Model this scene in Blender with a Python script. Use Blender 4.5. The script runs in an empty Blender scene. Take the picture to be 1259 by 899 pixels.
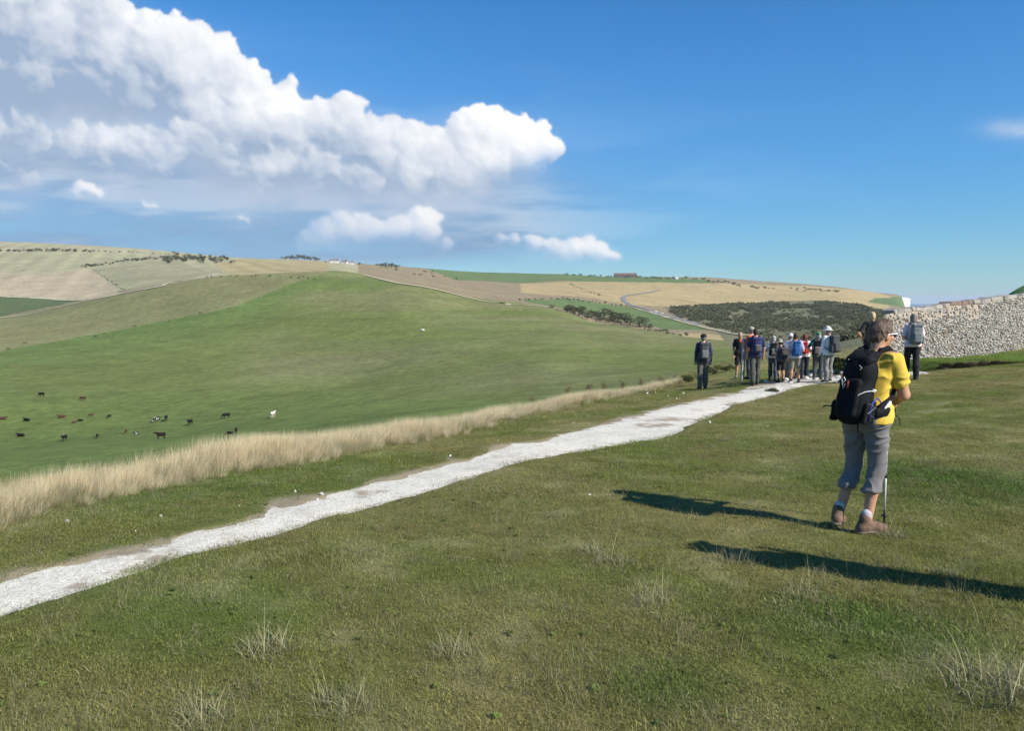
import bpy, bmesh, math, random
import numpy as np
from mathutils import Vector, Matrix, Euler

SC = bpy.context.scene
COL = SC.collection
rng = np.random.default_rng(7)
random.seed(7)
R = math.radians

# ------------------------------------------------------------------ camera
F, CX, CY = 988.0, 629.5, 449.5            # focal length and centre in photo pixels
TH = math.atan((CY - 372.0) / F)           # pitch: the sea horizon sits on row 372
cT, sT = math.cos(TH), math.sin(TH)
cam = bpy.data.cameras.new("camera")
cam.sensor_width = 36.0
cam.lens = F / 1259.0 * 36.0
cam.clip_start = 0.1
cam.clip_end = 60000.0
camo = bpy.data.objects.new("camera", cam)
COL.objects.link(camo)
camo.location = (0, 0, 0)
camo.rotation_euler = (math.pi / 2 - TH, 0, 0)
SC.camera = camo

# ------------------------------------------------------------------ light
SUN_AZ = math.atan2(0.83, -0.56)           # clockwise from +Y (north): behind the camera, to the right
SUN_EL = R(36.0)
sd = Vector((math.sin(SUN_AZ) * math.cos(SUN_EL), math.cos(SUN_AZ) * math.cos(SUN_EL), math.sin(SUN_EL)))
sun = bpy.data.lights.new("sun", 'SUN')
sun.energy = 5.0
sun.angle = R(0.5)
sun.color = (1.0, 0.95, 0.87)
suno = bpy.data.objects.new("sun", sun)
COL.objects.link(suno)
suno.rotation_euler = sd.to_track_quat('Z', 'Y').to_euler()
suno.location = (20, -15, 30)

SC.view_settings.view_transform = 'Standard'
SC.view_settings.look = 'None'
SC.view_settings.exposure = 0.42
SC.view_settings.gamma = 1.0
SC.render.engine = 'CYCLES'
SC.cycles.max_bounces = 6
SC.cycles.diffuse_bounces = 2
SC.cycles.transparent_max_bounces = 8
SC.cycles.use_denoising = True

# ------------------------------------------------------------------ node helpers
class NT:
    def __init__(s, tree): s.t = tree; s.n = tree.nodes; s.l = tree.links
    def new(s, typ, **kw):
        nd = s.n.new(typ)
        for k, v in kw.items(): setattr(nd, k, v)
        return nd
    def put(s, sock, v):
        if hasattr(v, 'is_output') or isinstance(v, bpy.types.NodeSocket): s.l.new(v, sock)
        elif v is not None: sock.default_value = v
    def math(s, op, a, b=None, c=None, clamp=False):
        nd = s.new('ShaderNodeMath', operation=op); nd.use_clamp = clamp
        for i, v in enumerate((a, b, c)):
            if v is not None: s.put(nd.inputs[i], v)
        return nd.outputs[0]
    def vmath(s, op, a, b=None, c=None, out=0):
        nd = s.new('ShaderNodeVectorMath', operation=op)
        for i, v in enumerate((a, b, c)):
            if v is not None: s.put(nd.inputs[i], v)
        return nd.outputs[out]
    def noise(s, vec, scale, detail=4, rough=.55, dist=0.0, out=0):
        nd = s.new('ShaderNodeTexNoise')
        if vec is not None: s.put(nd.inputs['Vector'], vec)
        nd.inputs['Scale'].default_value = scale; nd.inputs['Detail'].default_value = detail
        nd.inputs['Roughness'].default_value = rough; nd.inputs['Distortion'].default_value = dist
        return nd.outputs[out]
    def mrange(s, v, a, b, c=0.0, d=1.0, smooth=True):
        nd = s.new('ShaderNodeMapRange')
        nd.interpolation_type = 'SMOOTHSTEP' if smooth else 'LINEAR'
        s.put(nd.inputs[0], v)
        for i, x in enumerate((a, b, c, d)): nd.inputs[i + 1].default_value = x
        return nd.outputs[0]
    def mix(s, f, a, b, mode='MIX'):
        nd = s.new('ShaderNodeMix', data_type='RGBA', blend_type=mode)
        s.put(nd.inputs[0], f)
        for i, v in ((6, a), (7, b)):
            s.put(nd.inputs[i], (*v, 1) if isinstance(v, tuple) and len(v) == 3 else v)
        return nd.outputs[2]
    def comb(s, x, y, z):
        nd = s.new('ShaderNodeCombineXYZ')
        for i, v in enumerate((x, y, z)): s.put(nd.inputs[i], v)
        return nd.outputs[0]

def ray_dir(px, py):
    u, v = (px - CX) / F, (CY - py) / F
    return np.array((u, cT + v * sT, -sT + v * cT))

# ------------------------------------------------------------------ sky with clouds
W = bpy.data.worlds.new("World")
SC.world = W
W.use_nodes = True
w = NT(W.node_tree)
w.n.clear()
sky = w.new('ShaderNodeTexSky')
sky.sky_type = 'NISHITA'
sky.sun_disc = False
sky.sun_elevation = SUN_EL
sky.sun_rotation = SUN_AZ
SKY_LOW = (.52, .84, 1.14); SKY_TINT = (.69, 1.05, 1.38)             # clear blue autumn air
sky.altitude = 0.0
sky.air_density = 1.0
sky.dust_density = 0.05
sky.ozone_density = 2.0
hs = w.new('ShaderNodeHueSaturation')
hs.inputs['Saturation'].default_value = 1.12
hs.inputs['Value'].default_value = 1.0
_sp = w.new('ShaderNodeSeparateXYZ'); w.l.new(w.new('ShaderNodeTexCoord').outputs['Generated'], _sp.inputs[0])
w.l.new(w.mix(1.0, sky.outputs[0], w.mix(w.mrange(_sp.outputs[2], 0.0, 0.26), SKY_LOW, SKY_TINT), 'MULTIPLY'), hs.inputs['Color'])
bg_sky = w.new('ShaderNodeBackground')
w.l.new(hs.outputs[0], bg_sky.inputs['Color'])
bg_sky.inputs['Strength'].default_value = 0.080

# ------------------------------------------------------------------ noise in numpy
def _hash(ix, iy, iz, seed):
    n = (ix.astype(np.int64) * 374761393 + iy.astype(np.int64) * 668265263 + iz.astype(np.int64) * 2147483647 + seed * 974711) & 0xffffffff
    n = ((n ^ (n >> 13)) * 1274126177) & 0xffffffff
    n = n ^ (n >> 16)
    return (n & 0xffffff).astype(np.float64) / 0xffffff
def vnoise(x, y, z=None, seed=0):
    x = np.asarray(x, float); y = np.asarray(y, float)
    ix, iy = np.floor(x), np.floor(y)
    fx, fy = x - ix, y - iy
    fx = fx * fx * (3 - 2 * fx); fy = fy * fy * (3 - 2 * fy)
    if z is None:
        o = np.zeros_like(ix)
        c = lambda a, b: _hash(ix + a, iy + b, o, seed)
        return (c(0, 0) * (1 - fx) + c(1, 0) * fx) * (1 - fy) + (c(0, 1) * (1 - fx) + c(1, 1) * fx) * fy
    z = np.asarray(z, float); iz = np.floor(z); fz = z - iz; fz = fz * fz * (3 - 2 * fz)
    def lay(k):
        c = lambda a, b: _hash(ix + a, iy + b, iz + k, seed)
        return (c(0, 0) * (1 - fx) + c(1, 0) * fx) * (1 - fy) + (c(0, 1) * (1 - fx) + c(1, 1) * fx) * fy
    return lay(0) * (1 - fz) + lay(1) * fz
def fbm(x, y, z=None, octs=4, seed=0, gain=.5):
    a, s, t, f = 1.0, 0.0, 0.0, 1.0
    for o in range(octs):
        s = s + a * vnoise(np.asarray(x) * f, np.asarray(y) * f, None if z is None else np.asarray(z) * f, seed + o * 17)
        t += a; a *= gain; f *= 2.03
    return s / t
def sstep(a, b, x):
    t = np.clip((np.asarray(x, float) - a) / (b - a), 0, 1)
    return t * t * (3 - 2 * t)

# ------------------------------------------------------------------ cumulus over the western sky, grown from heaps of puffs
CU0, CU1, CV0, CV1 = -900, 800, -12, 560        # tangent-plane window of the northern sky, 1/988 per texel
def gauss(a, s):
    k = int(3 * s) + 1
    g = np.exp(-.5 * (np.arange(-k, k + 1) / s) ** 2); g /= g.sum()
    for ax in (0, 1):
        p = [(0, 0), (0, 0)]; p[ax] = (k, k)
        b = np.pad(a, p, mode='edge'); n = b.shape[ax] + len(g) - 1
        f = np.fft.irfft(np.fft.rfft(b, n, axis=ax) * np.fft.rfft(g, n).reshape((-1, 1) if ax == 0 else (1, -1)), n, axis=ax)
        sl = [slice(None)] * 2; sl[ax] = slice(2 * k, 2 * k + a.shape[ax]); a = f[tuple(sl)]
    return a
def skyUV(px, py):
    d = ray_dir(px, py); return d[0] / d[1] * 988, d[2] / d[1] * 988
# heaps of the big cumulus: centre, radius, whiteness (sun-side) of the heap
HEAPS = [(-330, -60, 150, .5), (-180, 0, 130, .5), (-60, 0, 95, .6), (40, 30, 80, .62), (120, 42, 72, .72), (190, 62, 58, .85), (225, 92, 62, .8), (262, 82, 36, .95), (295, 115, 42, .9),
         (-70, 95, 80, .22), (30, 108, 60, .14), (100, 112, 55, .16), (160, 118, 50, .28), (300, 150, 58, .72), (345, 125, 34, .9), (350, 160, 46, .68), (385, 150, 36, .72), (425, 145, 30, .75), (250, 150, 50, .55),
         (415, 185, 44, .50), (455, 180, 38, .56), (500, 175, 32, .68), (530, 185, 28, .7), (470, 210, 44, .35), (535, 210, 40, .55), (570, 176, 32, .95), (598, 160, 32, 1.08), (625, 172, 32, 1.08), (655, 178, 27, 1.08), (674, 188, 20, 1.05),
         (610, 195, 38, .98), (645, 200, 30, .9), (570, 212, 36, .7), (350, 195, 50, .40), (300, 190, 42, .42)]
FRONT_HEAPS = [(-120, 185, 60, .45), (-20, 165, 34, .5), (30, 178, 40, .42), (85, 188, 34, .66), (125, 182, 30, .78), (165, 190, 34, .74), (205, 192, 32, .66), (240, 175, 26, .62), (220, 160, 20, .7), (262, 200, 36, .45), (110, 205, 42, .42), (180, 210, 44, .38),
         (320, 222, 46, .40), (380, 218, 40, .46), (440, 232, 38, .36), (345, 205, 26, .6), (395, 200, 22, .68), (500, 232, 36, .42), (560, 228, 30, .45), (-40, 215, 40, .6), (20, 222, 30, .5)]
SMALL = [(395, 292, 24, .45), (425, 285, 22, .5), (455, 288, 22, .6), (485, 287, 20, .65), (512, 276, 15, .9), (527, 274, 13, .9), (520, 290, 16, .6), (440, 296, 20, .4), (545, 305, 10, .3),
         (632, 298, 9, .55), (655, 302, 12, .7), (680, 306, 13, .75), (705, 308, 15, .85), (722, 302, 14, .95), (740, 307, 13, .9), (756, 313, 8, .8), (615, 296, 7, .4), (690, 314, 18, .5), (730, 316, 12, .5),
         (94, 234, 9, .85), (105, 237, 9, .85), (118, 241, 6, .8), (88, 240, 7, .7), (176, 251, 6, .6), (186, 250, 5, .6), (194, 252, 4, .5), (296, 273, 5, .6), (305, 274, 4, .5), (286, 273, 3, .5)]
def cloud_layer(heaps, depth, seed, warp, soft):
    rg = np.random.default_rng(seed)
    Wd, Hd = CU1 - CU0, CV1 - CV0
    Z = np.full((Hd, Wd), -1e3, np.float32); Wt = np.zeros((Hd, Wd), np.float32)
    def stamp(x, y, z, r, wgt):
        i0, i1 = max(0, int(y - r - CV0)), min(Hd, int(y + r - CV0) + 2); j0, j1 = max(0, int(x - r - CU0)), min(Wd, int(x + r - CU0) + 2)
        if i1 <= i0 or j1 <= j0: return
        yy, xx = np.mgrid[i0:i1, j0:j1]
        q = r * r - (xx + CU0 - x) ** 2 - (yy + CV0 - y) ** 2
        zz = np.where(q > 0, z + np.sqrt(np.maximum(q, 0)), -1e3)
        m = zz > Z[i0:i1, j0:j1]
        Z[i0:i1, j0:j1][m] = zz[m]; Wt[i0:i1, j0:j1][m] = wgt
    def grow(x, y, z, r, wgt, lev):
        stamp(x, y, z, r, wgt)
        if lev == 0 or r < 3: return
        for _ in range(9 if lev > 1 else 7):
            a = rg.normal(math.pi / 2, 1.15); e = rg.uniform(-.1, 1.1)
            rr = r * rg.uniform(.26, .52)
            dx, dy, dz = math.cos(a) * math.cos(e), math.sin(a) * math.cos(e), math.sin(e)
            k = r - rr * .35
            grow(x + dx * k, y + dy * k * (.95 if dy > 0 else .5), z + dz * k * .75, rr, wgt, lev - 1)
    for px, py, r, wgt in heaps:
        x, y = skyUV(px, py)
        grow(x, y, -r * .2, r * .82, wgt, depth)
    cov = (Z > -900).astype(np.float32)
    fill = np.where(cov > 0, Z, -30.0)
    yy, xx = np.mgrid[0:Hd, 0:Wd].astype(np.float32)
    wx = (fbm(xx / 38, yy / 38, octs=5, seed=seed + 1, gain=.62) - .5) * warp; wy = (fbm(xx / 38, yy / 38, octs=5, seed=seed + 2, gain=.62) - .5) * warp
    def samp(A):
        X, Y = np.clip(xx + wx, 0, Wd - 1.01), np.clip(yy + wy, 0, Hd - 1.01)
        i, j = Y.astype(int), X.astype(int); fy, fx = Y - i, X - j
        return (A[i, j] * (1 - fx) + A[i, j + 1] * fx) * (1 - fy) + (A[i + 1, j] * (1 - fx) + A[i + 1, j + 1] * fx) * fy
    fill, cov, Wt = samp(fill), samp(cov), samp(Wt)
    fill = fill + (fbm(xx / 16, yy / 16, octs=4, seed=seed + 3, gain=.6) - .5) * 14 * soft
    Wt = gauss(Wt * cov, 9) / (gauss(cov, 9) + 1e-3)
    L = np.array((.62, .62, .48)); L /= np.linalg.norm(L)
    sh = 0
    for s, wg in ((1.6, .22), (5, .28), (14, .30), (34, .20)):
        s = s * soft
        zb = gauss(fill, s)
        gy, gx = np.gradient(zb)
        k = .55 if s < 4 else .9
        n = np.stack([-gx * k, -gy * k, np.ones_like(gx)], -1); n /= np.linalg.norm(n, axis=-1, keepdims=True)
        sh = sh + wg * np.clip(.35 + .65 * (n @ L), 0, 1)
    ef = fbm(xx / 13, yy / 13, octs=5, seed=seed + 5, gain=.65) - .5
    c2, c9 = gauss(cov, 2.0 * soft), gauss(cov, 9 * soft)
    up = gauss(cov, 20 * soft); gy, _ = np.gradient(up)
    under = gauss(np.clip(gy * 75 * soft - .12, 0, 1), 6 * soft)          # lower margins dissolve
    c30 = gauss(cov, 24 * soft)
    crisp = sstep(.16, .92, .8 * c2 + .2 * gauss(cov, 5 * soft) + ef * 1.05 * (c2 > .02) + .12 * (c9 - .5))
    loose = sstep(.42, 1.02, c30 + ef * .35) * sstep(.05, .6, c9)
    a = crisp * (1 - under) + loose * under
    return a, sh, Wt, xx, yy
def tone(lit):
    lit = np.clip(lit, 0, 1)[..., None] ** .85
    return np.array((.28, .385, .55)) * (1 - lit) + np.array((.97, .97, .98)) * lit
def over(top, at_, bot, ab):
    A = 1 - (1 - at_) * (1 - ab)
    return (top * at_[..., None] + bot * (ab * (1 - at_))[..., None]) / np.maximum(A, 1e-4)[..., None], A
def cloud_image():
    a, sh, wt, xx, yy = cloud_layer(HEAPS, 3, 11, 30, 1.0)
    U, Vv = xx + CU0, yy + CV0
    n1 = fbm(xx / 70, yy / 50, octs=5, seed=91, gain=.58) - .5; nf = fbm(xx / 20, yy / 16, octs=4, seed=92) - .5
    lit = .46 + .30 * (sh - .72) / .22 + .75 * (wt - .62) + .75 * n1 + .14 * nf
    C = tone(np.clip(lit, .03, 1))
    f, shf, wf, _, _ = cloud_layer(FRONT_HEAPS, 3, 47, 34, .9)
    n2 = fbm(xx / 60, yy / 30, octs=5, seed=93, gain=.6) - .5
    litf = .27 + .34 * (shf - .70) / .22 + .7 * (wf - .58) + .75 * n2
    f = .5 * f + .5 * gauss(f, 5)
    f = f * (.55 + .45 * np.clip(litf + .35, 0, 1)) * .95
    # grey rain-less bases hang below the heaps and melt into the haze
    v1 = np.clip(gauss(np.roll(a, -30, 0), 20) * 1.15 * (.75 + .8 * n1), 0, .92) * (1 - sstep(-80, 90, U) * .75)
    v2 = np.clip(gauss(np.roll(f, -26, 0), 20) * 1.05 * (.8 + .8 * n2), 0, .85)
    C, a = over(C, a, tone(np.clip(.13 + .5 * n1, 0, 1)), v1)
    C, a = over(tone(np.clip(.20 + .7 * n2, 0, 1)), v2 * .55, C, a)
    C, a = over(tone(np.clip(litf, .06, .85)), f * .92, C, a)
    # stratus veil over the low western sky
    g = lambda px, py, rx, ry: np.exp(-(((U - skyUV(px, py)[0]) / rx) ** 2 + ((Vv - skyUV(px, py)[1]) / ry) ** 2) * 1.0)
    ns = fbm(xx / 170, yy / 26, octs=5, seed=95)
    m = np.clip(g(-250, 225, 600, 105) * 1.6 + g(260, 258, 360, 58) * 1.35 + g(520, 262, 140, 34) * .65 + g(470, 300, 190, 26) * .6, 0, 1)
    aS = np.clip(m * (.78 + .8 * (ns - .40)), 0, .95) * sstep(2, 26, Vv + 10)
    t = sstep(.40, .66, ns + .10 * np.sin(Vv / 17.0 + 1.0))[..., None]
    cS = np.array((.205, .325, .51)) * (1 - t) + np.array((.44, .55, .69)) * t
    lowb = sstep(70, 20, Vv)[..., None] if False else (1 - sstep(20, 75, Vv))[..., None]
    cS = cS * (1 - .5 * lowb) + np.array((.40, .47, .63)) * .5 * lowb
    RGB, A = over(C, a, cS, aS)
    b, sh2, w2, _, _ = cloud_layer([(a_, b_, r_ * 1.18, w_) for a_, b_, r_, w_ in SMALL], 2, 23, 22, .8)
    b = (.5 * b + .5 * gauss(b, 3)) * np.clip(.30 + .75 * w2, 0, .92)
    l2 = np.clip(.45 + .5 * (sh2 - .62) / .22 * .8 + .6 * (w2 - .6), 0, 1)[..., None]
    C2 = np.array((.38, .52, .72)) * (1 - l2) + np.array((.93, .91, .91)) * l2
    A2 = 1 - (1 - A) * (1 - b)
    RGB = (C2 * b[..., None] + RGB * (A * (1 - b))[..., None]) / np.maximum(A2, 1e-4)[..., None]
    # a wisp in the east
    wsp = np.clip(g(1258, 158, 42, 12) * (.3 + fbm((xx + yy * .6) / 30, (yy - xx * .35) / 9, octs=4, seed=97)) * .55, 0, .6)
    A3 = 1 - (1 - A2) * (1 - wsp)
    RGB = (np.array((.62, .68, .78)) * wsp[..., None] + RGB * (A2 * (1 - wsp))[..., None]) / np.maximum(A3, 1e-4)[..., None]
    ed = np.minimum(np.minimum(xx, xx.max() - xx) / 60, (yy.max() - yy) / 60)
    return np.concatenate([RGB, (A3 * np.clip(ed, 0, 1))[..., None]], -1).astype(np.float32)

_cl = cloud_image()
def sky_image(name, A):
    im = bpy.data.images.new(name, A.shape[1], A.shape[0], alpha=False, float_buffer=True)
    im.colorspace_settings.name = 'Non-Color'
    im.pixels.foreach_set(np.concatenate([A, np.ones_like(A[..., :1])], -1).astype(np.float32).ravel())
    im.update(); im.pack(); return im
im_c = sky_image('cloud_colour', _cl[..., :3]); im_a = sky_image('cloud_cover', np.repeat(_cl[..., 3:], 3, -1))
tc = w.new('ShaderNodeTexCoord')
sp = w.new('ShaderNodeSeparateXYZ'); w.l.new(tc.outputs['Generated'], sp.inputs[0])
yy_ = w.math('MAXIMUM', sp.outputs[1], 0.05)
uu = w.math('DIVIDE', w.math('SUBTRACT', w.math('MULTIPLY', w.math('DIVIDE', sp.outputs[0], yy_), 988.0), float(CU0)), float(CU1 - CU0))
vv = w.math('DIVIDE', w.math('SUBTRACT', w.math('MULTIPLY', w.math('DIVIDE', sp.outputs[2], yy_), 988.0), float(CV0)), float(CV1 - CV0))
uv = w.comb(uu, vv, 0.0)
def tex(im):
    nd = w.new('ShaderNodeTexImage'); nd.image = im; nd.extension = 'CLIP'; nd.interpolation = 'Linear'
    w.l.new(uv, nd.inputs[0]); return nd.outputs[0]
alp = w.math('MULTIPLY', tex(im_a), w.math('GREATER_THAN', sp.outputs[1], 0.1))
bg_cl = w.new('ShaderNodeBackground')
w.l.new(tex(im_c), bg_cl.inputs['Color'])
bg_cl.inputs['Strength'].default_value = 0.82
mx = w.new('ShaderNodeMixShader')
w.l.new(alp, mx.inputs[0]); w.l.new(bg_sky.outputs[0], mx.inputs[1]); w.l.new(bg_cl.outputs[0], mx.inputs[2])
W.cycles.sampling_method = 'MANUAL'; W.cycles.sample_map_resolution = 512
wo = w.new('ShaderNodeOutputWorld')
w.l.new(mx.outputs[0], wo.inputs['Surface'])
# ------------------------------------------------------------------ objects
def tag(o, label=None, cat=None, group=None, kind=None):
    if label: o['label'] = label
    if cat: o['category'] = cat
    if group: o['group'] = group
    if kind: o['kind'] = kind
    return o
def empty(name, loc, rz=0.0, label=None, cat=None, group=None, scale=1.0):
    o = bpy.data.objects.new(name, None)
    o.empty_display_size = .1
    COL.objects.link(o)
    o.location = loc; o.rotation_euler = (0, 0, rz); o.scale = (scale,) * 3
    return tag(o, label, cat, group)
def link(name, me, parent=None, mat=None, smooth=True):
    o = bpy.data.objects.new(name, me)
    COL.objects.link(o)
    if parent is not None: o.parent = parent
    if mat is not None and not me.materials: me.materials.append(mat)
    return o
def mesh_np(name, V, Fq, smooth=True, mat=None):
    """V (n,3), Fq (m,3) or (m,4)"""
    me = bpy.data.meshes.new(name)
    V = np.asarray(V, np.float32); Fq = np.asarray(Fq, np.int32)
    k = Fq.shape[1]
    me.vertices.add(len(V)); me.vertices.foreach_set('co', V.ravel())
    me.loops.add(Fq.size); me.loops.foreach_set('vertex_index', Fq.ravel())
    me.polygons.add(len(Fq)); me.polygons.foreach_set('loop_start', np.arange(0, Fq.size, k, dtype=np.int32))
    me.polygons.foreach_set('use_smooth', np.full(len(Fq), smooth, dtype=bool))
    me.update(calc_edges=True)
    me.validate()
    if mat is not None: me.materials.append(mat)
    return me
def vcol(me, name, C):
    a = me.attributes.new(name, 'FLOAT_COLOR', 'POINT')
    C = np.asarray(C, np.float32)
    if C.shape[1] == 3: C = np.concatenate([C, np.ones((len(C), 1), np.float32)], 1)
    a.data.foreach_set('color', C.ravel())
class MB:
    """collects simple solids into one mesh"""
    def __init__(s): s.v = []; s.f = []
    def add(s, V, Fc):
        n = sum(len(x) for x in s.v)
        s.v.append(np.asarray(V, float)); s.f += [tuple(i + n for i in f) for f in Fc]
        return s
    def box(s, c, h, rz=0.0, taper=1.0, M=None):
        V = []
        for z in (-1, 1):
            k = taper if z > 0 else 1.0
            for x, y in ((-1, -1), (1, -1), (1, 1), (-1, 1)): V.append((x * h[0] * k, y * h[1] * k, z * h[2]))
        V = np.array(V)
        if M is not None: V = V @ np.array(M.to_3x3()).T
        cr, sr = math.cos(rz), math.sin(rz)
        V = V @ np.array(((cr, sr, 0), (-sr, cr, 0), (0, 0, 1))) + np.array(c)
        return s.add(V, [(3, 2, 1, 0), (4, 5, 6, 7), (0, 1, 5, 4), (1, 2, 6, 5), (2, 3, 7, 6), (3, 0, 4, 7)])
    def tube(s, pts, rad, n=8, cap=True):
        pts = [np.array(p, float) for p in pts]
        rad = rad if hasattr(rad, '__len__') else [rad] * len(pts)
        V, Fc = [], []
        for i, p in enumerate(pts):
            d = pts[min(i + 1, len(pts) - 1)] - pts[max(i - 1, 0)]
            d = d / (np.linalg.norm(d) + 1e-9)
            a = np.cross(d, (0, 0, 1) if abs(d[2]) < .9 else (1, 0, 0)); a /= np.linalg.norm(a)
            b = np.cross(d, a)
            for k in range(n):
                t = 2 * math.pi * k / n
                V.append(p + rad[i] * (math.cos(t) * a + math.sin(t) * b))
        for i in range(len(pts) - 1):
            for k in range(n):
                Fc.append((i * n + k, i * n + (k + 1) % n, (i + 1) * n + (k + 1) % n, (i + 1) * n + k))
        if cap: Fc += [tuple(range(n)), tuple(range((len(pts) - 1) * n + n - 1, (len(pts) - 1) * n - 1, -1))]
        return s.add(V, Fc)
    def mesh(s, name, mat=None, smooth=False):
        me = bpy.data.meshes.new(name)
        me.from_pydata(np.concatenate(s.v).tolist(), [], s.f)
        if smooth: me.polygons.foreach_set('use_smooth', [True] * len(me.polygons))
        bm = bmesh.new(); bm.from_mesh(me); bmesh.ops.recalc_face_normals(bm, faces=bm.faces); bm.to_mesh(me); bm.free()
        me.update()
        if mat is not None: me.materials.append(mat)
        return me
    def obj(s, name, mat, parent=None, smooth=False): return link(name, s.mesh(name, mat, smooth), parent)

# ------------------------------------------------------------------ materials
MATS = {}
def mat(name, col, rough=.85, var=.25, scale=30.0, bump=0.0, col2=None, metallic=0.0, spec=.3, bscale=None, sheen=0.0):
    if name in MATS: return MATS[name]
    m = bpy.data.materials.new(name); m.use_nodes = True
    t = NT(m.node_tree); b = t.n['Principled BSDF']
    b.inputs['Roughness'].default_value = rough; b.inputs['Metallic'].default_value = metallic
    b.inputs['Specular IOR Level'].default_value = spec
    if sheen: b.inputs['Sheen Weight'].default_value = sheen
    tcn = t.new('ShaderNodeTexCoord')
    n = t.noise(tcn.outputs['Object'], scale, 5, .6)
    c2 = col2 or tuple(c * (1 - var) for c in col)
    c1 = col if col2 else tuple(min(1, c * (1 + var)) for c in col)
    t.put(b.inputs['Base Color'], t.mix(t.mrange(n, .3, .7), c2, c1))
    if bump:
        bn = t.new('ShaderNodeBump'); bn.inputs['Strength'].default_value = bump
        bn.inputs['Distance'].default_value = .01
        t.l.new(t.noise(tcn.outputs['Object'], bscale or scale * 3, 4, .6), bn.inputs['Height'])
        t.l.new(bn.outputs[0], b.inputs['Normal'])
    MATS[name] = m
    return m
def attr_mat(name, attr='tint', rough=.9, instancer=True, trans=.25, gain=1.0, tip=None):
    """foliage and blades: colour from a point attribute, thin and a little translucent"""
    m = bpy.data.materials.new(name); m.use_nodes = True
    t = NT(m.node_tree); t.n.clear()
    at = t.new('ShaderNodeAttribute', attribute_name=attr)
    if instancer: at.attribute_type = 'INSTANCER'
    c = at.outputs['Color']
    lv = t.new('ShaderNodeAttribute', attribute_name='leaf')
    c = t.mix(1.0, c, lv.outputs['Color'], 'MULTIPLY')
    d = t.new('ShaderNodeBsdfPrincipled'); d.inputs['Roughness'].default_value = rough; d.inputs['Specular IOR Level'].default_value = .15
    t.l.new(c, d.inputs['Base Color'])
    o = t.new('ShaderNodeOutputMaterial')
    if trans:
        tr = t.new('ShaderNodeBsdfTranslucent'); t.l.new(c, tr.inputs['Color'])
        mxs = t.new('ShaderNodeMixShader'); mxs.inputs[0].default_value = trans
        t.l.new(d.outputs[0], mxs.inputs[1]); t.l.new(tr.outputs[0], mxs.inputs[2])
        t.l.new(mxs.outputs[0], o.inputs['Surface'])
    else: t.l.new(d.outputs[0], o.inputs['Surface'])
    return m

# ------------------------------------------------------------------ scatter of uncountable stuff
def scatter(name, pts, rot, sc, tint, protos, kind='stuff', parent=None):
    me = bpy.data.meshes.new(name)
    pts = np.asarray(pts, np.float32); n = len(pts)
    me.vertices.add(n); me.vertices.foreach_set('co', pts.ravel())
    a = me.attributes.new('rot', 'FLOAT_VECTOR', 'POINT'); a.data.foreach_set('vector', np.asarray(rot, np.float32).ravel())
    sc = np.asarray(sc, np.float32)
    if sc.ndim == 1: sc = np.repeat(sc[:, None], 3, 1)
    a = me.attributes.new('scl', 'FLOAT_VECTOR', 'POINT'); a.data.foreach_set('vector', sc.ravel())
    a = me.attributes.new('idx', 'INT', 'POINT'); a.data.foreach_set('value', rng.integers(0, len(protos), n).astype(np.int32))
    vcol(me, 'tint', tint)
    o = link(name, me, parent)
    pc = bpy.data.collections.new(name + '_source')
    for p in protos: pc.objects.link(p)
    g = bpy.data.node_groups.new(name, 'GeometryNodeTree')
    g.interface.new_socket('Geometry', in_out='INPUT', socket_type='NodeSocketGeometry')
    g.interface.new_socket('Geometry', in_out='OUTPUT', socket_type='NodeSocketGeometry')
    t = NT(g)
    gi, go = t.new('NodeGroupInput'), t.new('NodeGroupOutput')
    ci = t.new('GeometryNodeCollectionInfo'); ci.inputs[0].default_value = pc
    ci.inputs['Separate Children'].default_value = True; ci.inputs['Reset Children'].default_value = True
    ip = t.new('GeometryNodeInstanceOnPoints')
    t.l.new(gi.outputs[0], ip.inputs['Points']); t.l.new(ci.outputs[0], ip.inputs['Instance'])
    ip.inputs['Pick Instance'].default_value = True
    def na(nm, dt):
        nd = t.new('GeometryNodeInputNamedAttribute'); nd.data_type = dt; nd.inputs['Name'].default_value = nm; return nd.outputs[0]
    t.l.new(na('idx', 'INT'), ip.inputs['Instance Index'])
    er = t.new('FunctionNodeEulerToRotation'); t.l.new(na('rot', 'FLOAT_VECTOR'), er.inputs[0])
    t.l.new(er.outputs[0], ip.inputs['Rotation']); t.l.new(na('scl', 'FLOAT_VECTOR'), ip.inputs['Scale'])
    t.l.new(ip.outputs[0], go.inputs[0])
    md = o.modifiers.new('scatter', 'NODES'); md.node_group = g
    if kind: o['kind'] = kind
    return o
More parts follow.
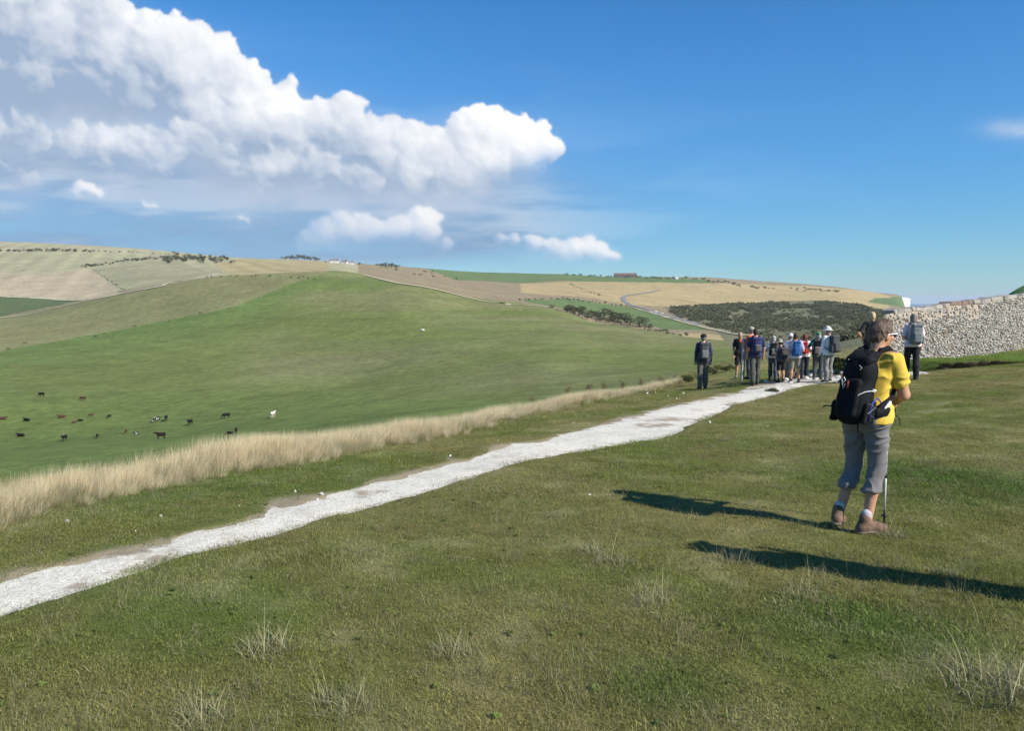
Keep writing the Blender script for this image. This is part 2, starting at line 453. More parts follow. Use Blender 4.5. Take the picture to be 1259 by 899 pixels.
def blades(n, rad, lmin, lmax, wid, lean=.5, wind=(0, 0), segs=2, seed=0, spread=.3, shade=(.55, 1.25)):
    """a clump of grass blades as thin tapering strips; returns V, F, leaf colour"""
    r = np.random.default_rng(seed)
    V, Fc, C = [], [], []
    for i in range(n):
        a, q = r.uniform(0, 6.283), rad * math.sqrt(r.uniform())
        x, y = q * math.cos(a), q * math.sin(a)
        L = r.uniform(lmin, lmax); th = r.uniform(0, 6.283)
        out = r.normal(0, lean)
        dx, dy = math.cos(th) * out + wind[0] + x / rad * spread, math.sin(th) * out + wind[1] + y / rad * spread
        wv = r.uniform(0, 6.283); wx, wy = math.cos(wv) * wid / 2, math.sin(wv) * wid / 2
        b = len(V); s = r.uniform(*shade)
        for k in range(segs + 1):
            t = k / segs
            bend = t * t
            hz = L * t * (1 - .35 * min(1, math.hypot(dx, dy)) * t)
            cx, cy = x + dx * L * (.35 * t + .65 * bend), y + dy * L * (.35 * t + .65 * bend)
            ww = 1 - t * .92
            V += [(cx - wx * ww, cy - wy * ww, hz), (cx + wx * ww, cy + wy * ww, hz)]
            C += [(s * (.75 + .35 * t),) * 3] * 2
        for k in range(segs):
            j = b + 2 * k
            Fc.append((j, j + 1, j + 3, j + 2))
    return np.array(V), np.array(Fc), np.array(C)
def proto(name, V, Fc, C, m, smooth=False):
    me = mesh_np(name, V, Fc, smooth, m)
    vcol(me, 'leaf', C)
    return bpy.data.objects.new(name, me)

# ------------------------------------------------------------------ signed distance solids -> surface nets
class SDF:
    def __init__(s): s.p = []; s.cut = []
    def _add(s, fn, lo, hi, k, sub=False): s.p.append((fn, np.array(lo, float), np.array(hi, float), k, sub)); return s
    def cap(s, a, b, r1, r2=None, k=.02, S=(1, 1, 1), sub=False):
        r2 = r1 if r2 is None else r2
        a, b, S = np.array(a, float), np.array(b, float), np.array(S, float)
        A, B = a * S, b * S; ba = B - A; bb = max(1e-9, ba @ ba); ms = S.max()
        def fn(X, Y, Z):
            x, y, z = X * S[0] - A[0], Y * S[1] - A[1], Z * S[2] - A[2]
            t = np.clip((x * ba[0] + y * ba[1] + z * ba[2]) / bb, 0, 1)
            return (np.sqrt((x - t * ba[0]) ** 2 + (y - t * ba[1]) ** 2 + (z - t * ba[2]) ** 2) - (r1 + (r2 - r1) * t)) / ms
        rr = max(r1, r2) / S
        return s._add(fn, np.minimum(a, b) - rr, np.maximum(a, b) + rr, k, sub)
    def ell(s, c, r, k=.02, sub=False, rot=None):
        c, r = np.array(c, float), np.array(r, float)
        Mi = None if rot is None else np.array(Euler(rot).to_matrix()).T
        def fn(X, Y, Z):
            x, y, z = X - c[0], Y - c[1], Z - c[2]
            if Mi is not None:
                x, y, z = (Mi[0, 0] * x + Mi[0, 1] * y + Mi[0, 2] * z, Mi[1, 0] * x + Mi[1, 1] * y + Mi[1, 2] * z, Mi[2, 0] * x + Mi[2, 1] * y + Mi[2, 2] * z)
            k0 = np.sqrt((x / r[0]) ** 2 + (y / r[1]) ** 2 + (z / r[2]) ** 2)
            k1 = np.sqrt((x / r[0] ** 2) ** 2 + (y / r[1] ** 2) ** 2 + (z / r[2] ** 2) ** 2) + 1e-9
            return k0 * (k0 - 1) / k1
        q = r if rot is None else np.full(3, r.max())
        return s._add(fn, c - q, c + q, k, sub)
    def box(s, c, h, rd=.02, k=.02, sub=False, rot=None):
        c, h = np.array(c, float), np.array(h, float)
        Mi = None if rot is None else np.array(Euler(rot).to_matrix()).T
        def fn(X, Y, Z):
            x, y, z = X - c[0], Y - c[1], Z - c[2]
            if Mi is not None:
                x, y, z = (Mi[0, 0] * x + Mi[0, 1] * y + Mi[0, 2] * z, Mi[1, 0] * x + Mi[1, 1] * y + Mi[1, 2] * z, Mi[2, 0] * x + Mi[2, 1] * y + Mi[2, 2] * z)
            qx, qy, qz = abs(x) - h[0] + rd, abs(y) - h[1] + rd, abs(z) - h[2] + rd
            return np.sqrt(np.maximum(qx, 0) ** 2 + np.maximum(qy, 0) ** 2 + np.maximum(qz, 0) ** 2) + np.minimum(np.maximum(qx, np.maximum(qy, qz)), 0) - rd
        q = h if rot is None else np.full(3, np.linalg.norm(h))
        return s._add(fn, c - q, c + q, k, sub)
    def plane(s, n, d):                     # keep n.p < d
        s.cut.append((np.array(n, float), d)); return s
    def mesh(s, name, h, m=None, disp=None, xf=None):
        lo = np.min([p[1] for p in s.p if not p[4]], 0) - 3 * h; hi = np.max([p[2] for p in s.p if not p[4]], 0) + 3 * h
        n = np.ceil((hi - lo) / h).astype(int) + 1
        v = np.full(n, 1.0, np.float32)
        ax = [(lo[i] + h * np.arange(n[i])).astype(np.float32) for i in range(3)]
        for fn, a, b, k, sub in s.p:
            pad = 2.5 * h + (k if k else 0)
            i0 = np.maximum(0, np.floor((a - pad - lo) / h).astype(int)); i1 = np.minimum(n, np.ceil((b + pad - lo) / h).astype(int) + 1)
            if (i1 <= i0).any(): continue
            sl = tuple(slice(i0[j], i1[j]) for j in range(3))
            d = fn(ax[0][sl[0], None, None], ax[1][None, sl[1], None], ax[2][None, None, sl[2]]).astype(np.float32)
            c = v[sl]
            if sub: v[sl] = np.maximum(c, -d)
            elif k:
                hh = np.maximum(k - np.abs(c - d), 0) / k
                v[sl] = np.minimum(c, d) - hh * hh * k * .25
            else: v[sl] = np.minimum(c, d)
        for nn, dd in s.cut:
            pl = ax[0][:, None, None] * nn[0] + ax[1][None, :, None] * nn[1] + ax[2][None, None, :] * nn[2] - dd
            v = np.maximum(v, pl.astype(np.float32))
        V, Fq = surfnets(v, lo, h)
        if disp is not None: V = disp(V, Fq)
        if xf is not None: V = xf(V)
        return mesh_np(name, V, Fq, True, m)
def surfnets(v, lo, h):
    sg = v < 0
    c = sum(sg[i:sg.shape[0] - 1 + i, j:sg.shape[1] - 1 + j, k:sg.shape[2] - 1 + k].astype(np.uint8) for i in (0, 1) for j in (0, 1) for k in (0, 1))
    I = np.array(np.nonzero((c > 0) & (c < 8))).T
    ids = np.full(c.shape, -1, np.int32); ids[I[:, 0], I[:, 1], I[:, 2]] = np.arange(len(I))
    cor = [(i, j, k) for i in (0, 1) for j in (0, 1) for k in (0, 1)]
    val = {q: v[I[:, 0] + q[0], I[:, 1] + q[1], I[:, 2] + q[2]] for q in cor}
    acc = np.zeros((len(I), 3)); cnt = np.zeros(len(I))
    for p in cor:
        for a in range(3):
            if p[a]: continue
            q = list(p); q[a] = 1; q = tuple(q)
            m = (val[p] < 0) != (val[q] < 0)
            t = np.where(m, val[p] / np.where(m, val[p] - val[q], 1), 0)
            pos = np.array(p, float)[None].repeat(len(I), 0); pos[:, a] = t
            acc[m] += pos[m]; cnt[m] += 1
    V = lo + h * (I + acc / np.maximum(cnt, 1)[:, None])
    Q = []
    for a in range(3):
        b, d = (a + 1) % 3, (a + 2) % 3
        s0 = np.take(sg, range(0, sg.shape[a] - 1), a); s1 = np.take(sg, range(1, sg.shape[a]), a)
        E = np.array(np.nonzero(s0 != s1)).T
        ok = (E[:, b] > 0) & (E[:, d] > 0) & (E[:, b] < sg.shape[b] - 1) & (E[:, d] < sg.shape[d] - 1)
        E = E[ok]
        flip = s1[E[:, 0], E[:, 1], E[:, 2]]
        def cell(db, dd):
            q = E.copy(); q[:, b] += db; q[:, d] += dd
            return ids[q[:, 0], q[:, 1], q[:, 2]]
        quad = np.stack([cell(-1, -1), cell(0, -1), cell(0, 0), cell(-1, 0)], 1)
        quad[flip] = quad[flip][:, ::-1]
        Q.append(quad)
    Q = np.concatenate(Q); Q = Q[(Q >= 0).all(1)]
    return V, Q
def vert_normals(V, Fq):
    n = np.cross(V[Fq[:, 2]] - V[Fq[:, 0]], V[Fq[:, 3]] - V[Fq[:, 1]])
    N = np.zeros_like(V)
    for k in range(4): np.add.at(N, Fq[:, k], n)
    return N / (np.linalg.norm(N, axis=1, keepdims=True) + 1e-12)
# ------------------------------------------------------------------ the lie of the land
def pchip(xk, yk, x):
    xk, yk = np.asarray(xk, float), np.asarray(yk, float)
    h = np.diff(xk); dl = np.diff(yk) / h
    m = np.zeros_like(yk)
    for i in range(1, len(xk) - 1):
        if dl[i - 1] * dl[i] > 0:
            w1, w2 = 2 * h[i] + h[i - 1], h[i] + 2 * h[i - 1]
            m[i] = (w1 + w2) / (w1 / dl[i - 1] + w2 / dl[i])
    m[0], m[-1] = dl[0], dl[-1]
    x = np.clip(x, xk[0], xk[-1]); i = np.clip(np.searchsorted(xk, x) - 1, 0, len(h) - 1)
    t = (x - xk[i]) / h[i]
    return ((1 + 2 * t) * (1 - t) ** 2 * yk[i] + t * (1 - t) ** 2 * h[i] * m[i] + t * t * (3 - 2 * t) * yk[i + 1] + t * t * (t - 1) * h[i] * m[i + 1])
SEA_Z = -58.0
def grade(py):
    v = (CY - py) / F
    return (-sT + v * cT) / (cT + v * sT)
PROF = {   # bearing of a section through the valley -> (distance, apparent height row) along it
    -200: [(60, 640), (120, 570), (180, 550), (240, 495), (300, 478), (400, 445), (500, 420), (600, 400), (700, 388), (900, 362), (1200, 330), (1600, 303), (2000, 289)],
    0: [(60, 640), (120, 568), (180, 548), (240, 491), (300, 472), (400, 442), (500, 420), (600, 402), (700, 389), (900, 364), (1200, 334), (1600, 309), (2000, 296)],
    100: [(60, 625), (120, 560), (180, 540), (240, 490), (300, 470), (400, 440), (500, 415), (600, 392), (700, 371), (780, 371), (900, 360), (1200, 332), (1600, 308), (2000, 301)],
    200: [(60, 600), (120, 550), (180, 530), (240, 487), (300, 466), (400, 432), (500, 403), (600, 374), (690, 350), (780, 352), (1000, 336), (1300, 320), (1700, 311), (2000, 308)],
    300: [(60, 585), (120, 540), (180, 515), (240, 482), (300, 458), (400, 420), (500, 387), (600, 355), (680, 338), (800, 340), (1000, 332), (1300, 323), (1700, 318), (2000, 317)],
    410: [(60, 570), (120, 525), (180, 500), (260, 470), (330, 440), (430, 400), (520, 370), (600, 345), (650, 333), (750, 338), (900, 333), (1200, 327), (1600, 323), (2000, 322)],
    500: [(60, 555), (120, 510), (180, 490), (250, 460), (330, 430), (430, 395), (520, 366), (590, 349), (680, 352), (900, 345), (1200, 338), (1600, 332), (2100, 328)],
    600: [(60, 540), (120, 500), (170, 478), (250, 448), (340, 418), (420, 398), (500, 383), (560, 371), (650, 373), (900, 360), (1200, 350), (1500, 345), (1900, 340), (2300, 335)],
    680: [(60, 525), (120, 490), (180, 465), (250, 440), (340, 415), (420, 400), (480, 388), (530, 380), (620, 384), (800, 373), (1000, 365), (1300, 355), (1700, 346), (2300, 337)],
    750: [(60, 505), (120, 478), (180, 460), (250, 441), (330, 422), (400, 407), (450, 400), (560, 402), (650, 393), (900, 377), (1000, 369), (1300, 358), (1700, 346), (2000, 343), (2300, 340)],
    860: [(60, 475), (120, 462), (200, 448), (300, 428), (400, 415), (450, 412.5), (520, 408), (700, 395), (900, 383), (1200, 369), (1500, 357), (1800, 347), (2200, 341)],
    950: [(60, 462), (120, 452), (200, 440), (380, 420), (550, 406), (800, 391), (1200, 374), (1600, 360), (2000, 351), (2300, 347)],
    1030: [(60, 440), (120, 425), (250, 412), (600, 396), (1000, 381), (1500, 366), (2000, 357), (2300, 353)],
    1075: [(50, 438), (100, 422), (200, 408), (300, 401), (600, 391), (1000, 383), (1500, 373), (2000, 363), (2400, 359.5)],
    1108: [(50, 432), (100, 421), (300, 402), (600, 393), (1000, 386), (1500, 379), (2000, 371), (2400, 364)],
    1114: [(50, 431), (100, 420), (300, 402), (600, 393), (1000, 387), (1500, 384), (2000, 384), (2300, 400)],
    1122: [(50, 430), (100, 418), (300, 403), (700, 396), (1100, 424), (2400, 416)],
    1180: [(45, 425), (70, 405), (120, 395), (200, 396), (400, 440), (700, 460), (1500, 440)],
    1259: [(40, 420), (60, 370), (80, 349), (110, 353), (200, 390), (400, 520), (700, 480)],
    1350: [(40, 410), (60, 345), (80, 320), (110, 316), (200, 350), (450, 500), (700, 480)],
}
PROF[-900] = PROF[-200]; PROF[2300] = PROF[1350]
LYS = np.linspace(math.log(40), math.log(7000), 420)
pcols = sorted(PROF)
rows_ = []
for pc in pcols:
    kn = list(PROF[pc])
    Yl, pl = kn[-1]
    zl = grade(pl) * Yl
    ks = [(y, grade(p)) for y, p in kn]
    if pc < 1112: ks += [(Yl * 1.35, (zl - 6) / (Yl * 1.35)), (Yl * 1.8, (zl - 45) / (Yl * 1.8)), (7000, (SEA_Z - 10) / 7000)]
    else: ks += [(max(2600, Yl * 1.3), (SEA_Z - 10) / max(2600, Yl * 1.3)), (7000, (SEA_Z - 10) / 7000)]
    if ks[0][0] > 40: ks = [(40, ks[0][1])] + ks
    rows_.append(pchip([math.log(a) for a, _ in ks], [b for _, b in ks], LYS))
rows_ = np.array(rows_)
PCS = np.arange(-900, 2300.1, 3.0)
GT = np.array([pchip(pcols, rows_[:, j], PCS) for j in range(len(LYS))])      # (LY, PC) grade table
# light smoothing along the hills, not across the cliff
for _ in range(6):
    S_ = GT.copy(); S_[:, 1:-1] = .25 * GT[:, :-2] + .5 * GT[:, 1:-1] + .25 * GT[:, 2:]
    keep = (PCS > 1100) & (PCS < 1130); S_[:, keep] = GT[:, keep]; GT = S_
    S_ = GT.copy(); S_[1:-1] = .25 * GT[:-2] + .5 * GT[1:-1] + .25 * GT[2:]; GT = S_
def far_z(X, Y):
    Yc = np.clip(Y, 40, 6999)
    pc = np.clip(CX + F * X / np.maximum(Y, 40 if False else 1.0), -899, 2299)
    a = (np.log(Yc) - LYS[0]) / (LYS[1] - LYS[0]); b = (pc - PCS[0]) / 3.0
    i = np.clip(a.astype(int), 0, len(LYS) - 2); j = np.clip(b.astype(int), 0, len(PCS) - 2)
    fa, fb = a - i, b - j
    g = (GT[i, j] * (1 - fb) + GT[i, j + 1] * fb) * (1 - fa) + (GT[i + 1, j] * (1 - fb) + GT[i + 1, j + 1] * fb) * fa
    z = g * Yc
    amp = np.clip((Yc - 150) / 900, 0, 1) * sstep(SEA_Z - 2, SEA_Z + 25, z)
    return z + amp * ((fbm(X / 130, Y / 130, octs=3, seed=4) - .5) * 5.0 + (fbm(X / 28, Y / 28, octs=2, seed=5) - .5) * 1.0)
def polyline_sd(X, Y, P):
    """distance to a polyline, positive to its left; also the arc position"""
    P = np.asarray(P, float)
    best = np.full(np.shape(X), 1e9); sgn = np.ones(np.shape(X)); arc = np.zeros(np.shape(X)); s0 = 0
    for i in range(len(P) - 1):
        a, d = P[i], P[i + 1] - P[i]; L = np.hypot(*d); d = d / L
        t = (X - a[0]) * d[0] + (Y - a[1]) * d[1]
        tc_ = np.clip(t, 0, L)
        q = np.hypot(X - a[0] - tc_ * d[0], Y - a[1] - tc_ * d[1])
        cr = d[0] * (Y - a[1]) - d[1] * (X - a[0])
        m = q < best
        best = np.where(m, q, best); sgn = np.where(m, np.sign(cr), sgn); arc = np.where(m, s0 + tc_, arc)
        s0 += L
    return best * sgn, arc
PATH0 = [(-40, -56), (-3.2, 5.0), (-1.1, 8.45), (2.3, 13.2), (5.2, 18.4), (7.4, 23.0), (9.5, 28), (14, 44)]
EDGE0 = [(-90, -10), (-14, 9.0), (-7, 12.0), (-1.5, 17.0), (3.9, 27.5), (7.8, 35.0), (14, 47), (30, 72)]
def near_z(X, Y):
    z = -1.55 - .039 * np.clip(Y, -50, 60)
    e, _ = polyline_sd(X, Y, PATH0)
    z = z - np.minimum(.085 * np.maximum(0, e - .9), 8)
    z = z + .075 * np.clip(X - 6, 0, 25) * sstep(7, 17, Y)
    d, _ = polyline_sd(X, Y, EDGE0)
    z = z - np.minimum(.36 * .5 * (np.sqrt(d * d + 1.2) + d), 34)
    z = z + (fbm(X / 1.9, Y / 1.9, octs=3, seed=9) - .5) * .10 * sstep(1, 5, np.hypot(X, Y))
    return z, d
def H0(X, Y):
    X, Y = np.asarray(X, float), np.asarray(Y, float)
    z, d = near_z(X, Y)
    wt = np.maximum(sstep(16, 70, d), sstep(36, 64, Y)) * sstep(20, 45, Y)
    return z * (1 - wt) + far_z(X, np.maximum(Y, 1.0)) * wt
def project(X, Y, Z):
    t = np.maximum(Y * cT - Z * sT, .05)
    return CX + F * X / t, CY - F * (Y * sT + Z * cT) / t
_FP = np.arange(-420, 1700.1, 3.0); _FY = np.exp(np.linspace(math.log(60), math.log(4500), 560))
_P2, _Y2 = np.meshgrid(_FP, _FY)
_FZ = H0((_P2 - CX) / F * _Y2, _Y2)             # far ground heights by bearing and distance
def at(px, py, Hf=None, ymin=1.2, ymax=4400, exact=True):
    if ymin < 60: return at_near(px, py, Hf, ymin, ymax)
    d = ray_dir(px, py); s = d[0] / d[1]; g = d[2] / d[1]
    b = np.clip((CX + F * s - _FP[0]) / 3.0, 0, len(_FP) - 2); j = int(b); f = b - j
    z = _FZ[:, j] * (1 - f) + _FZ[:, j + 1] * f
    q = z - g * _FY
    ok = (q > 0) & (_FY >= ymin); k = int(np.argmax(ok))
    if not ok[k]: k = len(_FY) - 1
    y = _FY[k]
    if k > 0 and q[k - 1] < 0 < q[k]: y = _FY[k - 1] + (_FY[k] - _FY[k - 1]) * (-q[k - 1]) / (q[k] - q[k - 1])
    return np.array((s * y, y, float(H0(np.array([s * y]), np.array([y]))[0]) if exact else g * y))
_TY = np.exp(np.linspace(math.log(1.2), math.log(400), 700))
def at_near(px, py, Hf=None, ymin=1.2, ymax=5000):
    """where the line of sight through a photo pixel meets the ground"""
    Hf = Hf or H0
    d = ray_dir(px, py)
    Ys = _TY[(_TY >= ymin) & (_TY <= ymax)]
    X, Z = d[0] / d[1] * Ys, d[2] / d[1] * Ys
    below = Hf(X, Ys) > Z
    k = int(np.argmax(below))
    if not below[k]: k = len(Ys) - 1
    lo, hi = Ys[max(k - 1, 0)], Ys[k]
    for _ in range(24):
        m = .5 * (lo + hi)
        if Hf(np.array([d[0] / d[1] * m]), np.array([m]))[0] > d[2] / d[1] * m: hi = m
        else: lo = m
    return np.array((d[0] / d[1] * hi, hi, float(Hf(np.array([d[0] / d[1] * hi]), np.array([hi]))[0])))

# chalk path: its two edges on the ground
LOWER_E = [(-60, 775), (0, 750), (100, 722), (200, 692), (320, 657), (400, 635), (500, 610), (579, 587), (647, 564), (700, 556), (760, 548), (810, 538), (857, 519), (897, 500), (930, 490), (960, 482), (985, 475), (1020, 471), (1060, 467), (1100, 464), (1142, 461)]
UPPER_E = [(-60, 728), (0, 704), (100, 690), (190, 668), (320, 630), (450, 595), (550, 572), (659, 541), (754, 517), (818, 499), (877, 489), (917, 478), (940, 470), (958, 463), (990, 459), (1025, 457), (1060, 456), (1100, 455), (1142, 453)]
LO = np.array([at(*p)[:2] for p in LOWER_E]); UP = np.array([at(*p)[:2] for p in UPPER_E])
def resample(P, n):
    s = np.concatenate([[0], np.cumsum(np.hypot(*np.diff(P, axis=0).T))])
    u = np.linspace(0, s[-1], n)
    return np.stack([np.interp(u, s, P[:, 0]), np.interp(u, s, P[:, 1])], 1)
NPA = 420
# facing points on the two edges: each side looks for its nearest neighbour on the other
LOd, UPd = resample(LO, 700), resample(UP, 700)
mids, hws = [], []
for A_, B_ in ((LOd, UPd), (UPd, LOd)):
    dd = np.hypot(A_[:, None, 0] - B_[None, :, 0], A_[:, None, 1] - B_[None, :, 1]); j_ = dd.argmin(1)
    mids.append((A_ + B_[j_]) / 2); hws.append(dd.min(1) / 2)
mm = (resample(mids[0], 700) + resample(mids[1], 700)) / 2
def smooth1(a, k):
    for _ in range(k): a = np.concatenate([a[:1], .25 * a[:-2] + .5 * a[1:-1] + .25 * a[2:], a[-1:]])
    return a
mm = smooth1(mm, 60)
dirb = mm[0] - mm[60]; dirb /= np.linalg.norm(dirb)
mm = np.concatenate([[mm[0] + dirb * 14], [mm[0] + dirb * 4], mm])
PMID = resample(mm, NPA)
tang = np.gradient(PMID, axis=0); tang /= np.linalg.norm(tang, axis=1, keepdims=True)
dl = np.hypot(PMID[:, None, 0] - LOd[None, :, 0], PMID[:, None, 1] - LOd[None, :, 1]).min(1); du = np.hypot(PMID[:, None, 0] - UPd[None, :, 0], PMID[:, None, 1] - UPd[None, :, 1]).min(1)
PHW = smooth1(np.minimum((dl + du) / 2, 1.1), 4) * (.88 + .16 * fbm(np.arange(NPA) / 9.0, np.zeros(NPA), octs=3, seed=74))
k0 = int(np.argmin(np.hypot(*(PMID - mm[2]).T))); PHW[:k0 + 4] = PHW[k0 + 4]
PS = np.concatenate([[0], np.cumsum(np.hypot(*np.diff(PMID, axis=0).T))])
PMs = PMID[::7]
def path_dist(X, Y):
    """distance outside the chalk (negative on it) and which side (+ = left)"""
    e, s = polyline_sd(X, Y, PMs)
    return np.abs(e) - np.interp(s, PS, PHW), np.sign(e)
def H(X, Y):
    X, Y = np.asarray(X, float), np.asarray(Y, float)
    z = H0(X, Y)
    m = (X > -16) & (X < 22) & (Y > -14) & (Y < 40)
    if m.any():
        q, sg = path_dist(X[m], Y[m])
        q = q + (fbm(X[m] * 2.2, Y[m] * 2.2, octs=4, seed=21) - .5) * np.where(sg > 0, .55, .22)
        dep = np.where(sg < 0, .065, .035)
        z = z.copy(); z[m] -= dep * (1 - sstep(-.12, .10, q))
    return z
def gpt(px, py, **k): return at(px, py, H, **k)

# ------------------------------------------------------------------ land cover (true colours of the fields)
def inpoly(x, y, poly):
    r = np.zeros(np.shape(x), bool); n = len(poly); j = n - 1
    for i in range(n):
        xi, yi = poly[i]; xj, yj = poly[j]
        c = ((yi > y) != (yj > y)) & (x < (xj - xi) * (y - yi) / (yj - yi + 1e-12) + xi)
        r ^= c; j = i
    return r
G_GREEN = (.150, .180, .050); G_BRIGHT = (.125, .180, .048); OLIVE = (.21, .205, .088); TAN = (.42, .345, .22); PALE = (.36, .33, .195)
GOLD = (.40, .31, .155); BROWN = (.27, .215, .125); DARKG = (.105, .140, .055); SCRUBG = (.17, .165, .09); DISTG = (.13, .18, .065)
FIELDS = [   # outline as seen from the camera, nearest and farthest distance, colour
    ([(-500, 250), (1200, 250), (1200, 520), (-500, 520)], 120, 9000, BROWN),
    ([(-500, 290), (440, 300), (440, 345), (200, 352), (-500, 420)], 800, 9000, PALE),
    ([(-500, 340), (0, 335), (60, 336.5), (112, 331), (150, 362), (100, 369), (0, 364), (-500, 380)], 600, 9000, TAN),
    ([(-500, 310), (0, 311), (105, 309), (205, 313), (160, 320), (112, 331), (60, 336.5), (0, 335), (-500, 340)], 800, 9000, (.35, .33, .19)),
    ([(112, 330), (215, 319), (262, 336), (155, 358)], 700, 9000, (.31, .29, .165)),
    ([(262, 326), (300, 317), (405, 322), (402, 330), (392, 338), (290, 341)], 720, 9000, (.36, .30, .15)),
    ([(-500, 380), (0, 364), (100, 369.5), (0, 390), (-500, 450)], 600, 9000, DARKG),
    ([(-500, 450), (0, 391), (100, 371), (200, 352), (265, 338), (400, 334), (380, 345), (290, 377), (140, 407), (0, 433), (-500, 560)], 350, 760, OLIVE),
    ([(-500, 545), (0, 432), (140, 407), (290, 377), (350, 352), (385, 340), (410, 331), (440, 331), (500, 345), (600, 367), (680, 379), (720, 394), (800, 406), (850, 413), (960, 424), (1040, 436), (1040, 560), (-500, 900)], 60, 760, G_GREEN),
    ([(520, 329), (620, 334), (760, 339), (868, 344), (880, 348), (760, 346.5), (690, 345.5), (640, 348), (560, 344)], 900, 9000, DISTG),
    ([(640, 349), (700, 346), (870, 348), (1000, 352), (1070, 358), (1100, 366), (1090, 385), (980, 372), (830, 378), (770, 374), (730, 366), (640, 360)], 800, 9000, GOLD),
    ([(640, 369), (700, 367.5), (760, 376), (800, 381), (860, 400), (915, 413), (880, 411), (835, 408), (700, 380), (650, 372)], 560, 1200, DISTG),
    ([(833, 409), (870, 410), (935, 417), (935, 424), (880, 418), (842, 413.5)], 380, 700, GOLD),
    ([(815, 378), (900, 374), (1000, 369), (1062, 376), (1100, 382), (1100, 470), (930, 470), (880, 405)], 30, 1500, SCRUBG),
    ([(1062, 372), (1076, 367), (1114, 364), (1116, 378), (1072, 376)], 1500, 2600, (.12, .17, .07)),
    ([(1150, 300), (1700, 200), (1700, 420), (1150, 400)], 40, 300, (.20, .32, .08)),
]
def land_colour(X, Y, Z):
    px, py = project(X, Y, Z)
    jx = (fbm(X / 40, Y / 40, octs=3, seed=31) - .5); jy = (fbm(X / 40, Y / 40, octs=3, seed=32) - .5)
    px = px + jx * 6; py = py + jy * 2.2
    C = np.tile(np.array(SCRUBG), (len(X), 1))
    for poly, d0, d1, c in FIELDS:
        m = inpoly(px, py, poly) & (Y >= d0) & (Y <= d1)
        C[m] = c
    # the near pasture: a brighter strip along its upper left border, worn olive across its middle
    green = (np.abs(C - np.array(G_GREEN)).sum(1) < 1e-6)
    n1 = fbm(X / 70, Y / 45, octs=4, seed=41); n2 = fbm(X / 14, Y / 14, octs=4, seed=42)
    edge = np.interp(px, [-200, 0, 140, 290, 385, 430, 520, 700], [470, 432, 407, 377, 340, 331, 349, 392])
    br = np.clip(1 - (py - edge) / 40, 0, 1) * (px < 470) * sstep(.3, .6, n1 + .15)
    wo = np.clip(n1 * 2.2 - .75, 0, 1) * sstep(330, 420, px + (py - 350) * .8) * (1 - sstep(460, 500, py)) * .8
    bot = sstep(455, 540, py)
    Cg = np.array(G_GREEN)[None] * (1 - br[:, None]) + np.array(G_BRIGHT)[None] * br[:, None]
    Cg = Cg * (1 - wo[:, None]) + np.array((.195, .18, .085))[None] * wo[:, None]
    Cg = Cg * (1 - .5 * bot[:, None]) + np.array((.105, .158, .040))[None] * .5 * bot[:, None]
    C = np.where(green[:, None], Cg, C)
    # sheep trods along the contours of the pasture, drilling lines in the stubble
    trod = fbm(Z / .9, X / 90, Y / 90, octs=2, seed=44) - .5
    C = np.where(green[:, None], C * (1 + .22 * trod)[:, None], C)
    pale = (C[:, 0] > .33) & (Y > 600)
    C = np.where(pale[:, None], C * (1 + .07 * np.sin((X * .8 + Y * .35) / 5.0) + .10 * (fbm((X * .8 + Y * .35) / 9, (Y - X * .3) / 160, octs=2, seed=45) - .5))[:, None], C)
    k = (.82 + .36 * n2)[:, None] * (.88 + .24 * n1)[:, None]
    return C * k
def turf_colour(X, Y):
    """short grazed turf: green, mossy olive and straw in patches"""
    n1 = fbm(X / 1.7, Y / 1.7, octs=4, seed=51); n2 = fbm(X / .45, Y / .45, octs=3, seed=52); n3 = fbm(X / 4.5, Y / 4.5, octs=3, seed=53)
    g = np.array((.235, .262, .064)); o = np.array((.335, .300, .105)); s = np.array((.46, .41, .21)); l = np.array((.105, .20, .038))
    a = sstep(.36, .62, n1 * .7 + n3 * .3)[:, None]
    C = g * (1 - a) + o * a
    b = (sstep(.60, .78, n2) * .55)[:, None]; C = C * (1 - b) + s * b
    for (x0, y0, r0, st) in LUSH:
        q = np.exp(-((X - x0) ** 2 + (Y - y0) ** 2) / r0 ** 2) * sstep(.3, .55, n2 + .1)
        C = C * (1 - (q * st)[:, None]) + l * (q * st)[:, None]
    return C * (.8 + .4 * n2)[:, None]
LUSH = [(*at(p, q)[:2], r_, s_) for p, q, r_, s_ in ((930, 755, .45, .45), (1060, 765, .42, .6), (1120, 785, .35, .5), (1140, 590, 1.1, .8), (1200, 600, .9, .7), (1210, 440, 3.0, .9), (1150, 452, 1.5, .6),
        (820, 845, .3, .7), (100, 720, .8, .4), (250, 760, .6, .4), (560, 520, 3, .5), (300, 600, 2, .5), (60, 610, 1.5, .5), (600, 640, 1.2, .3), (900, 550, 1.5, .3))]
